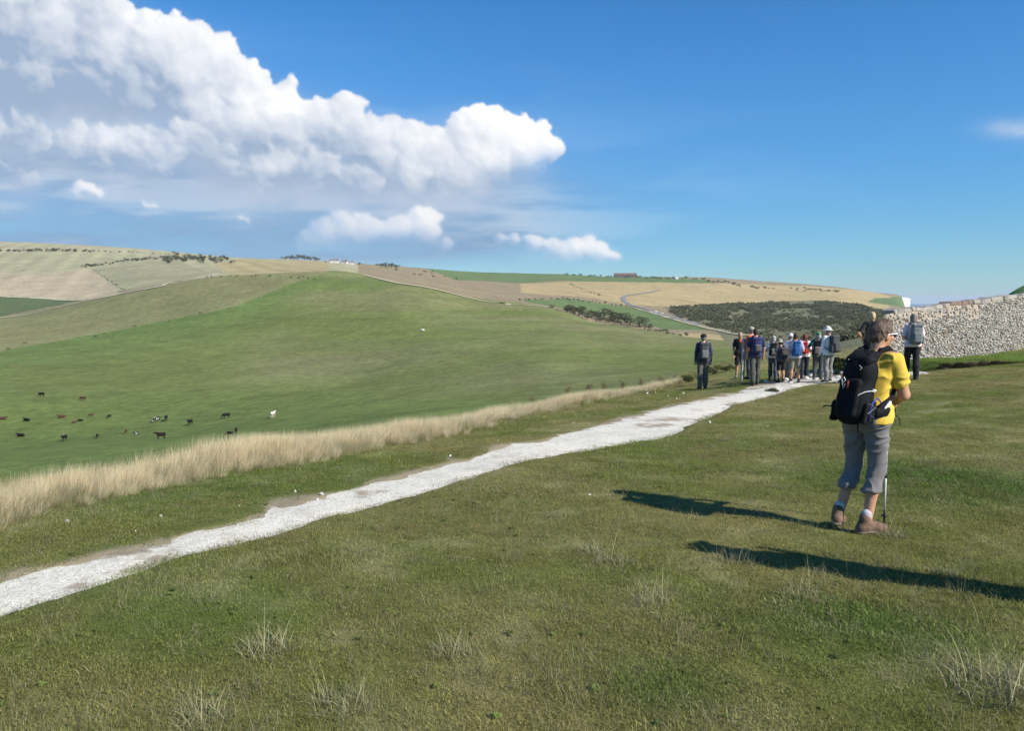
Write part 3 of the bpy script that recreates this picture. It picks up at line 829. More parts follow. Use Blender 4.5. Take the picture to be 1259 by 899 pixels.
def near_colour(X, Y):
    C = turf_colour(X, Y)
    q, sg = path_dist(X, Y)
    nz = (fbm(X * 2.2, Y * 2.2, octs=4, seed=21) - .5) * np.where(sg > 0, 2.5, 1.0); n4 = fbm(X * 1.1, Y * 1.1, octs=3, seed=61)
    # worn reddish soil along the upper margin of the path, thin crumbs of it on the lower one
    wd = np.where(sg > 0, .05 + .30 * sstep(.45, .68, n4), .03)
    s = (1 - sstep(.2, 1.0, (q + nz * .2) / wd)) * .85
    soil = np.array((.34, .275, .195))
    C = C * (1 - s[:, None]) + soil * s[:, None]
    d, _ = polyline_sd(X, Y, EDGE0)
    g = sstep(-2.6, -.6, d + (n4 - .5) * 1.5) * (Y < 40)
    C = C * (1 - g[:, None] * .75) + np.array((.22, .185, .085)) * g[:, None] * .75
    # bare turf fades into rough hillside with distance
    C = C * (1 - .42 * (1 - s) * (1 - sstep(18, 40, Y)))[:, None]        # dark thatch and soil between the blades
    f = np.maximum(sstep(.8, 5, d), sstep(26, 45, Y))[:, None]
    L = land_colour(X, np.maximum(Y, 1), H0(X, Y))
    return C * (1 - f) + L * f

def land_mat(name, near):
    m = bpy.data.materials.new(name); m.use_nodes = True
    t = NT(m.node_tree); b = t.n['Principled BSDF']
    b.inputs['Roughness'].default_value = .95; b.inputs['Specular IOR Level'].default_value = .1
    at_ = t.new('ShaderNodeAttribute', attribute_name='land')
    ge = t.new('ShaderNodeNewGeometry')
    if near:
        n1 = t.noise(ge.outputs['Position'], 60, 6, .7); n2 = t.noise(ge.outputs['Position'], 9, 4, .6)
        k = t.math('MULTIPLY_ADD', n1, 1.3, .30); k = t.math('MULTIPLY', k, t.math('MULTIPLY_ADD', n2, .5, .75))
    else:
        # streaks along the contours, tufts and bare specks on the slopes
        st = t.vmath('MULTIPLY', ge.outputs['Position'], (.07, .10, .10))
        n1 = t.noise(st, 1.0, 8, .72); n2 = t.noise(ge.outputs['Position'], .28, 6, .72)
        k = t.math('MULTIPLY_ADD', n1, .5, .75); k = t.math('MULTIPLY', k, t.math('MULTIPLY_ADD', n2, 1.5, .27))
        sp_ = t.mrange(t.noise(ge.outputs['Position'], .5, 3, .8), .62, .72)
        k = t.math('MULTIPLY', k, t.math('MULTIPLY_ADD', sp_, -.25, 1.0))
    c = t.vmath('SCALE', at_.outputs['Color']); nd = c.node; t.l.new(k, nd.inputs['Scale'])
    t.l.new(c, b.inputs['Base Color'])
    bn = t.new('ShaderNodeBump'); bn.inputs['Strength'].default_value = .6 if near else .5
    bn.inputs['Distance'].default_value = .02 if near else 1.5
    t.l.new(n1 if near else n2, bn.inputs['Height']); t.l.new(bn.outputs[0], b.inputs['Normal'])
    return m

def polar_mesh(name, angs, rads, colf, m, sink=None, closed=False):
    A, Rr = np.meshgrid(angs, rads)
    X, Y = (Rr * np.sin(A)).ravel(), (Rr * np.cos(A)).ravel()
    Z = H(X, Y)
    if sink is not None: Z = Z - sink(Rr.ravel())
    na, nr = len(angs), len(rads)
    idx = np.arange(na * nr).reshape(nr, na)
    a, b = idx[:-1, :-1], idx[:-1, 1:]; c, d = idx[1:, 1:], idx[1:, :-1]
    Fq = np.stack([a, d, c, b], -1).reshape(-1, 4)
    if closed:
        Fq = np.concatenate([Fq, np.stack([idx[:-1, -1], idx[1:, -1], idx[1:, 0], idx[:-1, 0]], -1)])
    me = mesh_np(name, np.stack([X, Y, Z], 1), Fq, True, m)
    vcol(me, 'land', colf(X, Y, Z))
    return link(name, me)
front_n = np.radians(np.linspace(-50, 50, 500)); back_n = np.radians(np.linspace(50, 310, 74)[1:-1])
rn = np.concatenate([np.geomspace(.4, 2.6, 14), np.geomspace(2.6, 34, 270)[1:], np.geomspace(34, 64, 40)[1:]])
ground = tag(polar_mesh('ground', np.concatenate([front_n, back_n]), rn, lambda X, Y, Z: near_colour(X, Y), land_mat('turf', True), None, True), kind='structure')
front_f = np.radians(np.concatenate([np.linspace(-50, -34, 40)[:-1], np.linspace(-34, 26.0, 820), np.linspace(26.0, 50, 60)[1:]])); back_f = np.radians(np.linspace(50, 310, 60)[1:-1])
rf = np.concatenate([np.geomspace(57, 160, 50), np.geomspace(160, 800, 215)[1:], np.geomspace(800, 2500, 170)[1:], np.geomspace(2500, 7000, 20)[1:]])
hills = tag(polar_mesh('hills', np.concatenate([front_f, back_f]), rf, land_colour, land_mat('downland', False), lambda r_: .6 * (1 - sstep(57, 66, r_)), True), kind='structure')

# sea
def water_mat():
    m = bpy.data.materials.new('sea_water'); m.use_nodes = True
    t = NT(m.node_tree); b = t.n['Principled BSDF']
    b.inputs['Base Color'].default_value = (.05, .13, .22, 1); b.inputs['Roughness'].default_value = .25
    ge = t.new('ShaderNodeNewGeometry'); bn = t.new('ShaderNodeBump'); bn.inputs['Strength'].default_value = .4; bn.inputs['Distance'].default_value = 2
    t.l.new(t.noise(ge.outputs['Position'], .05, 5, .6), bn.inputs['Height']); t.l.new(bn.outputs[0], b.inputs['Normal'])
    return m
aa = np.linspace(0, 2 * math.pi, 65)[:-1]
rs = [300, 1500, 6000, 20000, 42000]
V = [(0, 0, SEA_Z)] + [(r_ * math.sin(a), r_ * math.cos(a), SEA_Z) for r_ in rs for a in aa]
Fc = []
for i in range(len(rs) - 1):
    for k in range(64):
        b0, b1 = 1 + i * 64, 1 + (i + 1) * 64
        Fc.append((b0 + k, b0 + (k + 1) % 64, b1 + (k + 1) % 64, b1 + k))
me = bpy.data.meshes.new('sea'); me.from_pydata(V, [], Fc + [(0, 1 + (k + 1) % 64, 1 + k) for k in range(64)])
bm = bmesh.new(); bm.from_mesh(me); bmesh.ops.recalc_face_normals(bm, faces=bm.faces)
if sum(f.normal.z for f in bm.faces) < 0: bmesh.ops.reverse_faces(bm, faces=bm.faces)
bm.to_mesh(me); bm.free()
tag(link('sea', me, None, water_mat()), kind='structure')

# ------------------------------------------------------------------ ribbons laid on the ground
def drape(name, pix, width, m, lift=.05, n=120, kind='structure', ymin=40, Hf=None, jag=.15):
    W_ = np.array([at(p, q, None, max(ymin, 62))[:2] for p, q in pix])
    P = resample(W_, n); T = np.gradient(P, axis=0); T /= np.linalg.norm(T, axis=1, keepdims=True)
    N = np.stack([-T[:, 1], T[:, 0]], 1)
    V = []
    for k, t in enumerate(np.linspace(-1, 1, 5)):
        wv = width / 2 * (1 + jag * (fbm(np.arange(n) * .35, np.full(n, k * 3.3), seed=77) - .5) * 2)
        q = P + N * (t * wv)[:, None]
        V.append(np.stack([q[:, 0], q[:, 1], H0(q[:, 0], q[:, 1]) + lift], 1))
    V = np.concatenate(V)
    idx = np.arange(5 * n).reshape(5, n)
    Fq = np.stack([idx[:-1, :-1], idx[:-1, 1:], idx[1:, 1:], idx[1:, :-1]], -1).reshape(-1, 4)
    o = link(name, mesh_np(name, V, Fq, True, m))
    return tag(o, kind=kind)
m_chalkfar = mat('chalk_far', (.62, .57, .46), .95, .2, .3)
m_trackgrass = mat('pale_grass_track', (.52, .47, .32), .95, .25, .4)
m_road = mat('asphalt_far', (.22, .215, .20), .9, .2, .3)
def crest(px, y0=430, y1=720):
    Y = np.linspace(y0, y1, 300); X = (px - CX) / F * Y
    return float(project(X, Y, H0(X, Y))[1].min())
drape('track', [(p_, crest(p_) + 1.1) for p_ in range(446, 690, 12)], 5.0, m_trackgrass, .6, 200)
drape('track', [(-60, 402), (0, 391), (60, 381), (100, 372), (150, 361.5), (200, 352.5), (268, 337)], 4.0, m_trackgrass, .6, 160, jag=.5)
drape('track', [(0, 364.5), (60, 367.5), (104, 369)], 5, m_trackgrass, .35, 60, jag=.5)
drape('road', [(812, 357), (780, 362), (766, 366), (768, 371), (778, 376.5), (800, 382), (830, 391), (860, 399)], 6.5, m_road, .45, 200, ymin=600)
drape('verge', [(778, 378.5), (800, 384), (830, 393), (860, 401), (895, 409), (930, 415), (960, 419)], 6, mat('verge_grass', (.36, .32, .2), .95, .4, .1), .4, 160, ymin=420, jag=.5)

# ------------------------------------------------------------------ the chalk path
def chalk_mat(name='chalk'):
    m = bpy.data.materials.new(name); m.use_nodes = True
    t = NT(m.node_tree); b = t.n['Principled BSDF']
    b.inputs['Roughness'].default_value = .95; b.inputs['Specular IOR Level'].default_value = .1
    ge = t.new('ShaderNodeNewGeometry')
    p = ge.outputs['Position']
    wp = t.vmath('MULTIPLY_ADD', t.noise(p, 12, 3, .6, out=1), (.12, .12, .12), p)
    vo = t.new('ShaderNodeTexVoronoi', feature='F1'); vo.inputs['Scale'].default_value = 48; t.l.new(wp, vo.inputs['Vector'])
    n1, n2, n3 = t.noise(p, 2.2, 6, .68), t.noise(p, 70, 5, .75), t.noise(p, 14, 5, .7)
    at_ = t.new('ShaderNodeAttribute', attribute_name='soil')
    sp2 = t.new('ShaderNodeSeparateColor'); t.l.new(vo.outputs['Color'], sp2.inputs[0])
    c = t.mix(t.math('MULTIPLY_ADD', sp2.outputs[0], .55, t.math('MULTIPLY', n2, .45)), (.52, .475, .385), (.90, .845, .71))
    c = t.mix(t.mrange(n3, .54, .70, 0, .8), c, (.42, .375, .30))
    c = t.mix(t.mrange(t.math('MULTIPLY_ADD', n2, .4, t.math('MULTIPLY', n1, .6)), .47, .62, 0, .5), c, (.44, .38, .29))
    sl = t.mrange(t.math('MULTIPLY_ADD', t.math('SUBTRACT', n1, .5), 1.9, at_.outputs['Fac']), .42, .85)
    c = t.mix(sl, c, (.30, .235, .16))
    t.l.new(c, b.inputs['Base Color'])
    bn = t.new('ShaderNodeBump'); bn.inputs['Strength'].default_value = .6; bn.inputs['Distance'].default_value = .012
    t.l.new(t.math('ADD', vo.outputs['Distance'], n2), bn.inputs['Height']); t.l.new(bn.outputs[0], b.inputs['Normal'])
    return m
M_CHALK = chalk_mat()
NW = 22
tt = np.linspace(-1, 1, NW)
Nn = np.stack([-tang[:, 1], tang[:, 0]], 1)
V, SO = [], []
for t_ in tt:
    q = PMID + Nn * (t_ * (PHW + .22))[:, None]
    z = H0(q[:, 0], q[:, 1]) - .016 - .022 * (t_ < 0) * abs(t_) + (fbm(q[:, 0] * 3, q[:, 1] * 3, octs=3, seed=71) - .5) * .03
    V.append(np.stack([q[:, 0], q[:, 1], z], 1))
    SO.append(np.clip((t_ - .25) * .95, 0, 1) + np.zeros(NPA) + .55 * sstep(.50, .66, fbm(q[:, 0] * .8, q[:, 1] * .8, octs=3, seed=72)))
idx = np.arange(NW * NPA).reshape(NW, NPA)
Fq = np.stack([idx[:-1, :-1], idx[:-1, 1:], idx[1:, 1:], idx[1:, :-1]], -1).reshape(-1, 4)
me = mesh_np('path', np.concatenate(V), Fq, True, M_CHALK)
a_ = me.attributes.new('soil', 'FLOAT', 'POINT'); a_.data.foreach_set('value', np.concatenate(SO).astype(np.float32))
path = tag(link('path', me), kind='structure')
def dup(root, loc, rz, scale=None, label=None, group=None):
    r = root.copy(); COL.objects.link(r); r.location = loc; r.rotation_euler = (0, 0, rz)
    if scale is not None: r.scale = (scale,) * 3 if not hasattr(scale, '__len__') else scale
    if label: r['label'] = label
    if group: r['group'] = group
    for ch in list(root.children):
        c = ch.copy(); COL.objects.link(c); c.parent = r
        for g in list(ch.children):
            q = g.copy(); COL.objects.link(q); q.parent = c
    return r
ICO = None
def ico(sub, seed, jit, sc=(1, 1, 1), sharp=0.0):
    bm = bmesh.new(); bmesh.ops.create_icosphere(bm, subdivisions=sub, radius=1)
    V = np.array([v.co for v in bm.verts]); Fc = np.array([[v.index for v in f.verts] for f in bm.faces]); bm.free()
    r = np.random.default_rng(seed)
    if sub > 1:
        k = 1 + jit * 2 * (fbm(V[:, 0] * 1.3 + seed * 3.1, V[:, 1] * 1.3, V[:, 2] * 1.3, octs=3, seed=seed) - .5)
        V = V * k[:, None]
        if sharp:                      # chop flat facets, as broken stone has
            for _ in range(7):
                n = r.normal(size=3); n /= np.linalg.norm(n); d = r.uniform(.62, .9)
                q = V @ n - d; V = V - np.maximum(q, 0)[:, None] * n
    else: V = V * (1 + r.uniform(-jit, jit, len(V)))[:, None]
    return V * np.array(sc), Fc
# ------------------------------------------------------------------ flint wall
WA, WD = np.array((11.15, 24.3)), np.array((8.45, 6.5)); WL = np.hypot(*WD); WD = WD / WL; WNn = np.array((WD[1], -WD[0]))
WLEN = 19.0
def wall_top(s): return -.27 + .61 * s / WL + .02 * np.sin(s * 1.7) + .015 * np.sin(s * 4.3 + 1)
def wall_pt(s, off): return WA + WD * s + WNn * off
M_MORTAR = mat('lime_mortar', (.36, .30, .23), .95, .3, 3.0, .6, bscale=40)
def stone_mat():
    m = bpy.data.materials.new('flint_stone'); m.use_nodes = True
    t = NT(m.node_tree); b = t.n['Principled BSDF']; b.inputs['Roughness'].default_value = .7; b.inputs['Specular IOR Level'].default_value = .25
    at_ = t.new('ShaderNodeAttribute', attribute_name='leaf'); oi = t.new('ShaderNodeObjectInfo'); tcn = t.new('ShaderNodeTexCoord')
    n = t.noise(tcn.outputs['Object'], 14, 5, .65)
    c = t.mix(t.mrange(n, .35, .68), (.50, .50, .52), (1.15, 1.12, 1.06))
    c = t.mix(1.0, at_.outputs['Color'], c, 'MULTIPLY')
    t.l.new(c, b.inputs['Base Color'])
    bn = t.new('ShaderNodeBump'); bn.inputs['Strength'].default_value = .5; bn.inputs['Distance'].default_value = .01
    t.l.new(t.noise(tcn.outputs['Object'], 50, 4, .6), bn.inputs['Height']); t.l.new(bn.outputs[0], b.inputs['Normal'])
    return m
M_STONE = stone_mat()
wall = empty('stone_wall', (*WA, float(H(np.array([WA[0]]), np.array([WA[1]]))[0])), 0, 'long pale flint boundary wall with a capping of flat stones at the right', 'wall')
wz = wall.location.z; wo_ = np.array((WA[0], WA[1], wz))
# core: a slightly battered body of mortar
ss = np.linspace(0, WLEN, 60); V = []
for s_ in ss:
    zb = float(H(*[np.array([c]) for c in wall_pt(s_, 0)])[0]) - .25; zt = wall_top(s_) - .10
    for off, z in ((.20, zb), (.15, zt), (-.22, zt), (-.27, zb)): V.append((*wall_pt(s_ + (1.0 * (1 - s_ / WLEN) if off < 0 else 0), off), z))
V = np.array(V) - wo_
Fc = [(i * 4 + k, i * 4 + k + 1, i * 4 + k + 5, i * 4 + k + 4) for i in range(len(ss) - 1) for k in range(3)] + [(0, 3, 2, 1)]
me = bpy.data.meshes.new('core'); me.from_pydata(V.tolist(), [], Fc); me.materials.append(M_MORTAR)
bm = bmesh.new(); bm.from_mesh(me); bmesh.ops.recalc_face_normals(bm, faces=bm.faces); bm.to_mesh(me); bm.free()
link('core', me, wall)
rw = np.random.default_rng(31)
shapes = [ico(2, 100 + i, .6, (1, 1, 1), 1.0) for i in range(10)]
Vs, Fs, Cs, nv = [], [], [], 0
big_spots = []
def flint_colour():
    u = rw.uniform()
    if u < .50: c = np.array((.58, .55, .50)) * rw.uniform(.75, 1.05)
    elif u < .80: c = np.array((.44, .40, .34)) * rw.uniform(.75, 1.1)
    elif u < .93: c = np.array((.29, .275, .26)) * rw.uniform(.8, 1.2)
    else: c = np.array((.36, .28, .22)) * rw.uniform(.7, 1.1)
    return c
for row in range(31):
    zrel = .02 + row * .068
    s_ = rw.uniform(0, .1)
    while s_ < WLEN - .05:
        w_ = rw.uniform(.065, .130); h_ = rw.uniform(.058, .090)
        s_ += w_ / 2
        zt = wall_top(s_); gz = float(zt - 2.1)
        z = gz + zrel + rw.normal(0, .012)
        base_z = wall_pt(s_, .3)
        if z < zt - .13:
            top = zt - z
            smear = top < .50 + .12 * math.sin(s_ * 1.3) and s_ < 6.3 and rw.uniform() < .62
            if not smear and rw.uniform() < .985:
                fr = (z - gz) / 2.1
                c = np.array((*wall_pt(s_, .20 - .05 * fr + rw.uniform(-.012, .02)), z)) - wo_
                tl = rw.normal(-.35, .3); ct, st_ = math.cos(tl), math.sin(tl)
                if h_ > .078 and w_ > .105 and len(big_spots) < 260 and s_ < 13: big_spots.append((c, w_, h_, tl))
                else:
                    v0, f0 = shapes[rw.integers(10)]
                    v = v0 * np.array((w_ * .56, .036, h_ * .56))
                    x, z2 = v[:, 0] * ct - v[:, 2] * st_, v[:, 0] * st_ + v[:, 2] * ct
                    P3 = np.stack([x * WD[0] + -v[:, 1] * WNn[0], x * WD[1] - v[:, 1] * WNn[1], z2], 1) + c
                    Vs.append(P3); Fs.append(f0 + nv); nv += len(v); Cs.append(np.repeat(flint_colour()[None], len(v), 0))
        s_ += w_ / 2 + .006
me = mesh_np('flint_facing', np.concatenate(Vs), np.concatenate(Fs), True, M_STONE); vcol(me, 'leaf', np.concatenate(Cs))
tag(link('flint_facing', me, wall), kind='stuff')
bigm = []
for i in range(9):
    v0, f0 = ico(2, 140 + i, .6, (.58, .055, .58), 1.0); me = mesh_np('flint', v0, f0, True, M_STONE); vcol(me, 'leaf', np.repeat(flint_colour()[None], len(v0), 0)); bigm.append(me)
wang = math.atan2(WD[1], WD[0])
for i, (c, w_, h_, tl) in enumerate(big_spots):
    o = link('flint', bigm[i % 9], wall); o.location = c; o.rotation_euler = Euler((0, -tl, wang)); o.scale = (w_, 1, h_)
cop = []
for i in range(6):
    bm = bmesh.new(); bmesh.ops.create_cube(bm, size=1.0)
    bmesh.ops.bevel(bm, geom=list(bm.edges), offset=.09, segments=1, affect='EDGES')
    r_ = np.random.default_rng(60 + i)
    for v in bm.verts: v.co += Vector(r_.normal(0, .025, 3))
    me = bpy.data.meshes.new('coping_stone'); bm.to_mesh(me); bm.free(); me.materials.append(M_STONE)
    c = ((.42, .385, .33), (.46, .43, .38), (.37, .33, .28), (.50, .47, .42), (.30, .22, .175), (.42, .375, .30))[i]
    vcol(me, 'leaf', np.repeat(np.array(c)[None], len(me.vertices), 0)); cop.append(me)
s_ = .45; kk = 0
while s_ < WLEN:
    L_ = rw.uniform(.24, .62) if kk % 3 else rw.uniform(.16, .3)
    pick = 4 if (3.4 < s_ < 5.4 and rw.uniform() < .4) else rw.choice([0, 1, 2, 3, 5])
    o = link('coping_stone', cop[pick], wall)
    o.location = np.array((*wall_pt(s_ + L_ / 2, -.03 + rw.normal(0, .015)), wall_top(s_ + L_ / 2) - .055 + rw.normal(0, .006))) - wo_
    o.rotation_euler = Euler((rw.normal(0, .02), rw.normal(-.057, .018), wang + rw.normal(0, .02))); o.scale = (L_ - .006, .42, rw.uniform(.122, .140))
    s_ += L_; kk += 1

# ------------------------------------------------------------------ turf bank with an eroded lip in front of the wall
BF = np.array([gpt(p, q)[:2] for p, q in ((1122, 458), (1150, 455.5), (1180, 453.5), (1215, 450.5), (1240, 447.5), (1262, 446), (1330, 441), (1420, 436))])
nB = 110; BFr = resample(BF, nB)
V, Cc = [], []
prof = [(.10, -.04, 1), (.05, .10, 1), (-.04, .20, 1), (0, .245, 0), (.10, .265, 0), (.3, .28, 0), (.45, .29, 0), (.6, .30, 0), (.8, .31, 0), (1.0, .33, 0)]
for j in range(nB):
    p = BFr[j]; s0 = (p - WA) @ WD; q = wall_pt(max(s0 + .25, .3), .24)
    hgt = sstep(0, 16, j) * (1 - .85 * sstep(30, 52, j)) * .75 * (.9 + .3 * fbm(np.array([j * .3]), np.array([0.0]), seed=3)[0])
    jig = (fbm(np.array([j * .45]), np.array([5.0]), octs=3, seed=8)[0] - .5) * .35
    dn = (q - p) / np.linalg.norm(q - p)
    for k, (t_, z_, so) in enumerate(prof):
        w_ = p + (dn * (t_ + jig) if k < 5 else (q - p) * t_)
        z = float(H(np.array([w_[0]]), np.array([w_[1]]))[0])
        V.append((w_[0], w_[1], z + (z_ if k else -.05) * hgt + (.012 if k > 2 else 0) - (.03 if j in (0, nB - 1) else 0)))
        Cc.append(so)
V = np.array(V); Cc = np.array(Cc, float)
idx = np.arange(nB * len(prof)).reshape(nB, len(prof))
BQ = np.stack([idx[:-1, :-1], idx[1:, :-1], idx[1:, 1:], idx[:-1, 1:]], -1).reshape(-1, 4)
me = mesh_np('grass_bank', V, BQ, True, bpy.data.materials['turf'])
tcB = turf_colour(V[:, 0], V[:, 1]) * .4 + np.array((.13, .20, .045)) * .4
vcol(me, 'land', np.where(Cc[:, None] > 0, np.array((.085, .066, .043)), tcB))
bank = tag(link('grass_bank', me), kind='structure')
BANKV, BANKQ = V, BQ[(Cc[BQ] < .5).all(1)]

# ------------------------------------------------------------------ marker post, rocks
pp = gpt(912, 467.5)
post = empty('marker_post', pp, R(12), 'weathered wooden waymark post standing beside the bald man', 'post')
M_WOOD = mat('weathered_wood', (.46, .40, .34), .9, .3, 18, .4)
b = MB(); b.box((.012, 0, .66), (.052, .052, .68), taper=.97); pm = b.mesh('shaft', M_WOOD)
bm = bmesh.new(); bm.from_mesh(pm); bmesh.ops.bevel(bm, geom=[e for e in bm.edges], offset=.008, segments=1, affect='EDGES'); bm.to_mesh(pm); bm.free()
so_ = link('shaft', pm, post); so_.rotation_euler = (0, R(1.8), 0)
b = MB(); b.tube([(.02, -.054, 1.18), (.02, -.062, 1.18)], .038, 14); dsc = b.obj('waymark_disc', mat('waymark_plastic', (.55, .5, .42), .6, .1), post); dsc.rotation_euler = (0, R(1.8), 0)
M_ROCK = M_STONE
rockm = []
for i in range(6):
    v0, f0 = ico(2, 200 + i, .35, (1, .85, .68), 1.0); me = mesh_np('chalk_rock', v0, f0, False, M_STONE)
    vcol(me, 'leaf', np.repeat((np.array((.70, .68, .63)) * (.85 + .06 * i))[None], len(v0), 0)); rockm.append(me)
def rock(px, py, wpx, label, group=None, name='chalk_rock', ymin=1.2, sink=.25):
    p = gpt(px, py, ymin=ymin); r_ = wpx / F * p[1] / 2
    o = link(name, rockm[rng.integers(6)]); o.location = (p[0], p[1], p[2] + r_ * (.66 - sink)); o.scale = (r_,) * 3
    o.rotation_euler = (rng.normal(0, .25), rng.normal(0, .25), rng.uniform(0, 6.28)); return tag(o, label, 'rock', group)
for px, py, w_ in ((966, 468, 8), (985, 464, 7), (991, 467, 9), (998, 464, 10), (1002, 469, 6), (1030, 466, 7), (1036, 461, 9), (1034, 469, 8), (1042, 465, 11), (1026, 459, 6), (1048, 461, 8), (1010, 462, 8), (1055, 463, 7), (942, 470, 6), (953, 464, 7), (995, 461, 7), (1020, 463, 8), (1060, 466, 6), (972, 472, 6), (1028, 471, 5)):
    rock(px, py, w_, 'chalk rock in the heap round the feet of the walking group', 'chalk rocks round the walkers')
rock(395, 609, 7.5, 'white chalk stone on the verge, by a smaller one, above the middle of the path', None)
rock(83, 643, 8, 'yellowish chalk stone on the verge below the tall grass at left', None)
rock(519.5, 407.5, 6, 'pale boulder lying alone high on the green hillside', None, 'boulder', 120)
rock(390, 615, 4.5, 'small white chalk stone just under the larger one on the verge', None)

# ------------------------------------------------------------------ leaves, bushes and trees
M_LEAF = attr_mat('leaves', 'tint_obj', instancer=False, trans=.2)
def foliage_mat(name, col, trans=.2):
    m = bpy.data.materials.new(name); m.use_nodes = True
    t = NT(m.node_tree); t.n.clear()
    lv = t.new('ShaderNodeAttribute', attribute_name='leaf'); oi = t.new('ShaderNodeObjectInfo')
    c = t.mix(1.0, lv.outputs['Color'], (*col, 1), 'MULTIPLY')
    h_ = t.new('ShaderNodeHueSaturation'); t.l.new(c, h_.inputs['Color'])
    t.put(h_.inputs['Value'], t.math('MULTIPLY_ADD', oi.outputs['Random'], .5, .75)); t.put(h_.inputs['Hue'], t.math('MULTIPLY_ADD', oi.outputs['Random'], .05, .475))
    d = t.new('ShaderNodeBsdfDiffuse'); t.l.new(h_.outputs[0], d.inputs['Color'])
    tr = t.new('ShaderNodeBsdfTranslucent'); t.l.new(h_.outputs[0], tr.inputs['Color'])
    mxs = t.new('ShaderNodeMixShader'); mxs.inputs[0].default_value = trans
    t.l.new(d.outputs[0], mxs.inputs[1]); t.l.new(tr.outputs[0], mxs.inputs[2])
    o = t.new('ShaderNodeOutputMaterial'); t.l.new(mxs.outputs[0], o.inputs['Surface'])
    return m
def leaf_cloud(n, blobs, size, seed):
    """leaf-sized faces spread through a few overlapping clumps"""
    r = np.random.default_rng(seed); V, Fc, C = [], [], []
    wts = np.array([b[3] ** 2 for b in blobs]); wts = wts / wts.sum()
    for i in range(n):
        bx, by, bz, br = blobs[r.choice(len(blobs), p=wts)]
        d = r.normal(size=3); d /= np.linalg.norm(d); q = br * r.uniform(.45, 1.05) ** .6
        c = np.array((bx, by, bz)) + d * q * np.array((1, 1, .85))
        if c[2] < .02: c[2] = abs(c[2]) + .02
        u = d + r.normal(0, .7, 3); u /= np.linalg.norm(u)
        a = np.cross(u, r.normal(size=3)); a /= np.linalg.norm(a) + 1e-9; b = np.cross(u, a)
        s = size * r.uniform(.6, 1.4); k = len(V)
        V += [c - a * s, c - b * s * .6, c + a * s, c + b * s * .6]; Fc.append((k, k + 1, k + 2, k + 3))
        C += [(r.uniform(.65, 1.3),) * 3] * 4
    return np.array(V), np.array(Fc), np.array(C)
def blobs_for(seed, n, w, h, low=.3):
    r = np.random.default_rng(seed)
    return [(r.normal(0, .33) * w, r.normal(0, .33) * w, h * r.uniform(low, .78), r.uniform(.22, .38) * min(w, h) * 1.1) for _ in range(n)]
M_F = dict(tree=foliage_mat('tree_leaves', (.125, .132, .072)), hedge=foliage_mat('hedge_leaves', (.135, .138, .085)), scrub=foliage_mat('bramble_leaves', (.075, .085, .032)), brown=foliage_mat('dry_weeds', (.22, .17, .09)))
M_TRUNK = mat('bark', (.12, .095, .07), .95, .3, 4)
def make_tree(seed, leafm, n=420, size=.055):
    root = empty('tree', (0, 0, 0))
    b = MB(); r = np.random.default_rng(seed)
    b.tube([(0, 0, -.1), (.01, .0, .25), (.03, .02, .5)], [.05, .035, .02], 6)
    bl = blobs_for(seed, 8, .85, 1.0, .34)
    for q in bl[:5]: b.tube([(.01, 0, .22), (q[0] * .5, q[1] * .5, .2 + q[2] * .4), q[:3]], [.022, .016, .006], 5)
    b.obj('trunk', M_TRUNK, root)
    V, Fc, C = leaf_cloud(n, bl, size, seed + 1)
    me = mesh_np('crown', V, Fc, False, leafm); vcol(me, 'leaf', C); link('crown', me, root)
    return root
def make_bush(name, seed, leafm, n, size, w=1.0, h=.75, parts=True):
    root = empty(name, (0, 0, 0))
    bl = blobs_for(seed, 6, w * .75, h, .25)
    if parts:
        b = MB()
        for q in bl[:4]: b.tube([(0, 0, -.08), (q[0] * .5, q[1] * .5, q[2] * .5), q[:3]], [.03, .02, .008], 5)
        b.obj('stem', M_TRUNK, root)
    V, Fc, C = leaf_cloud(n, bl, size, seed + 1)
    me = mesh_np('foliage', V, Fc, False, leafm); vcol(me, 'leaf', C); link('foliage', me, root)
    return root
TREES = [make_tree(300 + i, M_F['tree']) for i in range(4)]
BUSHES = [make_bush('bush', 320 + i, M_F['hedge'], 130, .10) for i in range(4)]
_used = set()
def place(pool, px, py, hpx, label, cat, group, ymin, wide=1.0):
    i = int(rng.integers(len(pool))); p = at(px, py, None, ymin); s = hpx / F * p[1]
    pr = pool[i]
    if pr.name in _used: o = dup(pr, p, rng.uniform(0, 6.28), (s * wide, s * wide, s), label, group)
    else: _used.add(pr.name); o = pr; o.location = p; o.scale = (s * wide, s * wide, s); tag(o, label, cat, group)
    o['category'] = cat
    return o
ORD = 'first second third fourth fifth sixth seventh eighth ninth tenth eleventh twelfth thirteenth fourteenth fifteenth sixteenth seventeenth'.split()
for k_, (px, py, hp) in enumerate(sorted(((697, 384, 11), (706, 387, 13), (716, 388, 11), (727, 391, 12), (735, 393, 10), (743, 391, 12), (752, 394, 13), (760, 396, 12), (768, 397, 12), (775, 400, 11), (786, 402, 13), (793, 405, 9), (722, 393, 8), (738, 396, 7), (711, 389, 8), (748, 397, 9), (764, 400, 8)))):
    place(TREES, px, py, hp, ORD[k_] + ' tree from the left in the dark belt beyond the green hill', 'tree', 'tree belt beyond the green hill', 500, 1.7)
for k_, (px, py, hp) in enumerate(((350, 319.5, 4.5), (358, 319, 6), (366, 319.5, 6.5), (374, 320, 6.5), (382, 320.5, 6), (389, 321, 5))):
    place(TREES, px, py, hp, ORD[k_] + ' dark tree from the left in the clump on the skyline left of the farmhouses', 'tree', 'clump of trees left of the farmhouses', 1000, 1.5)
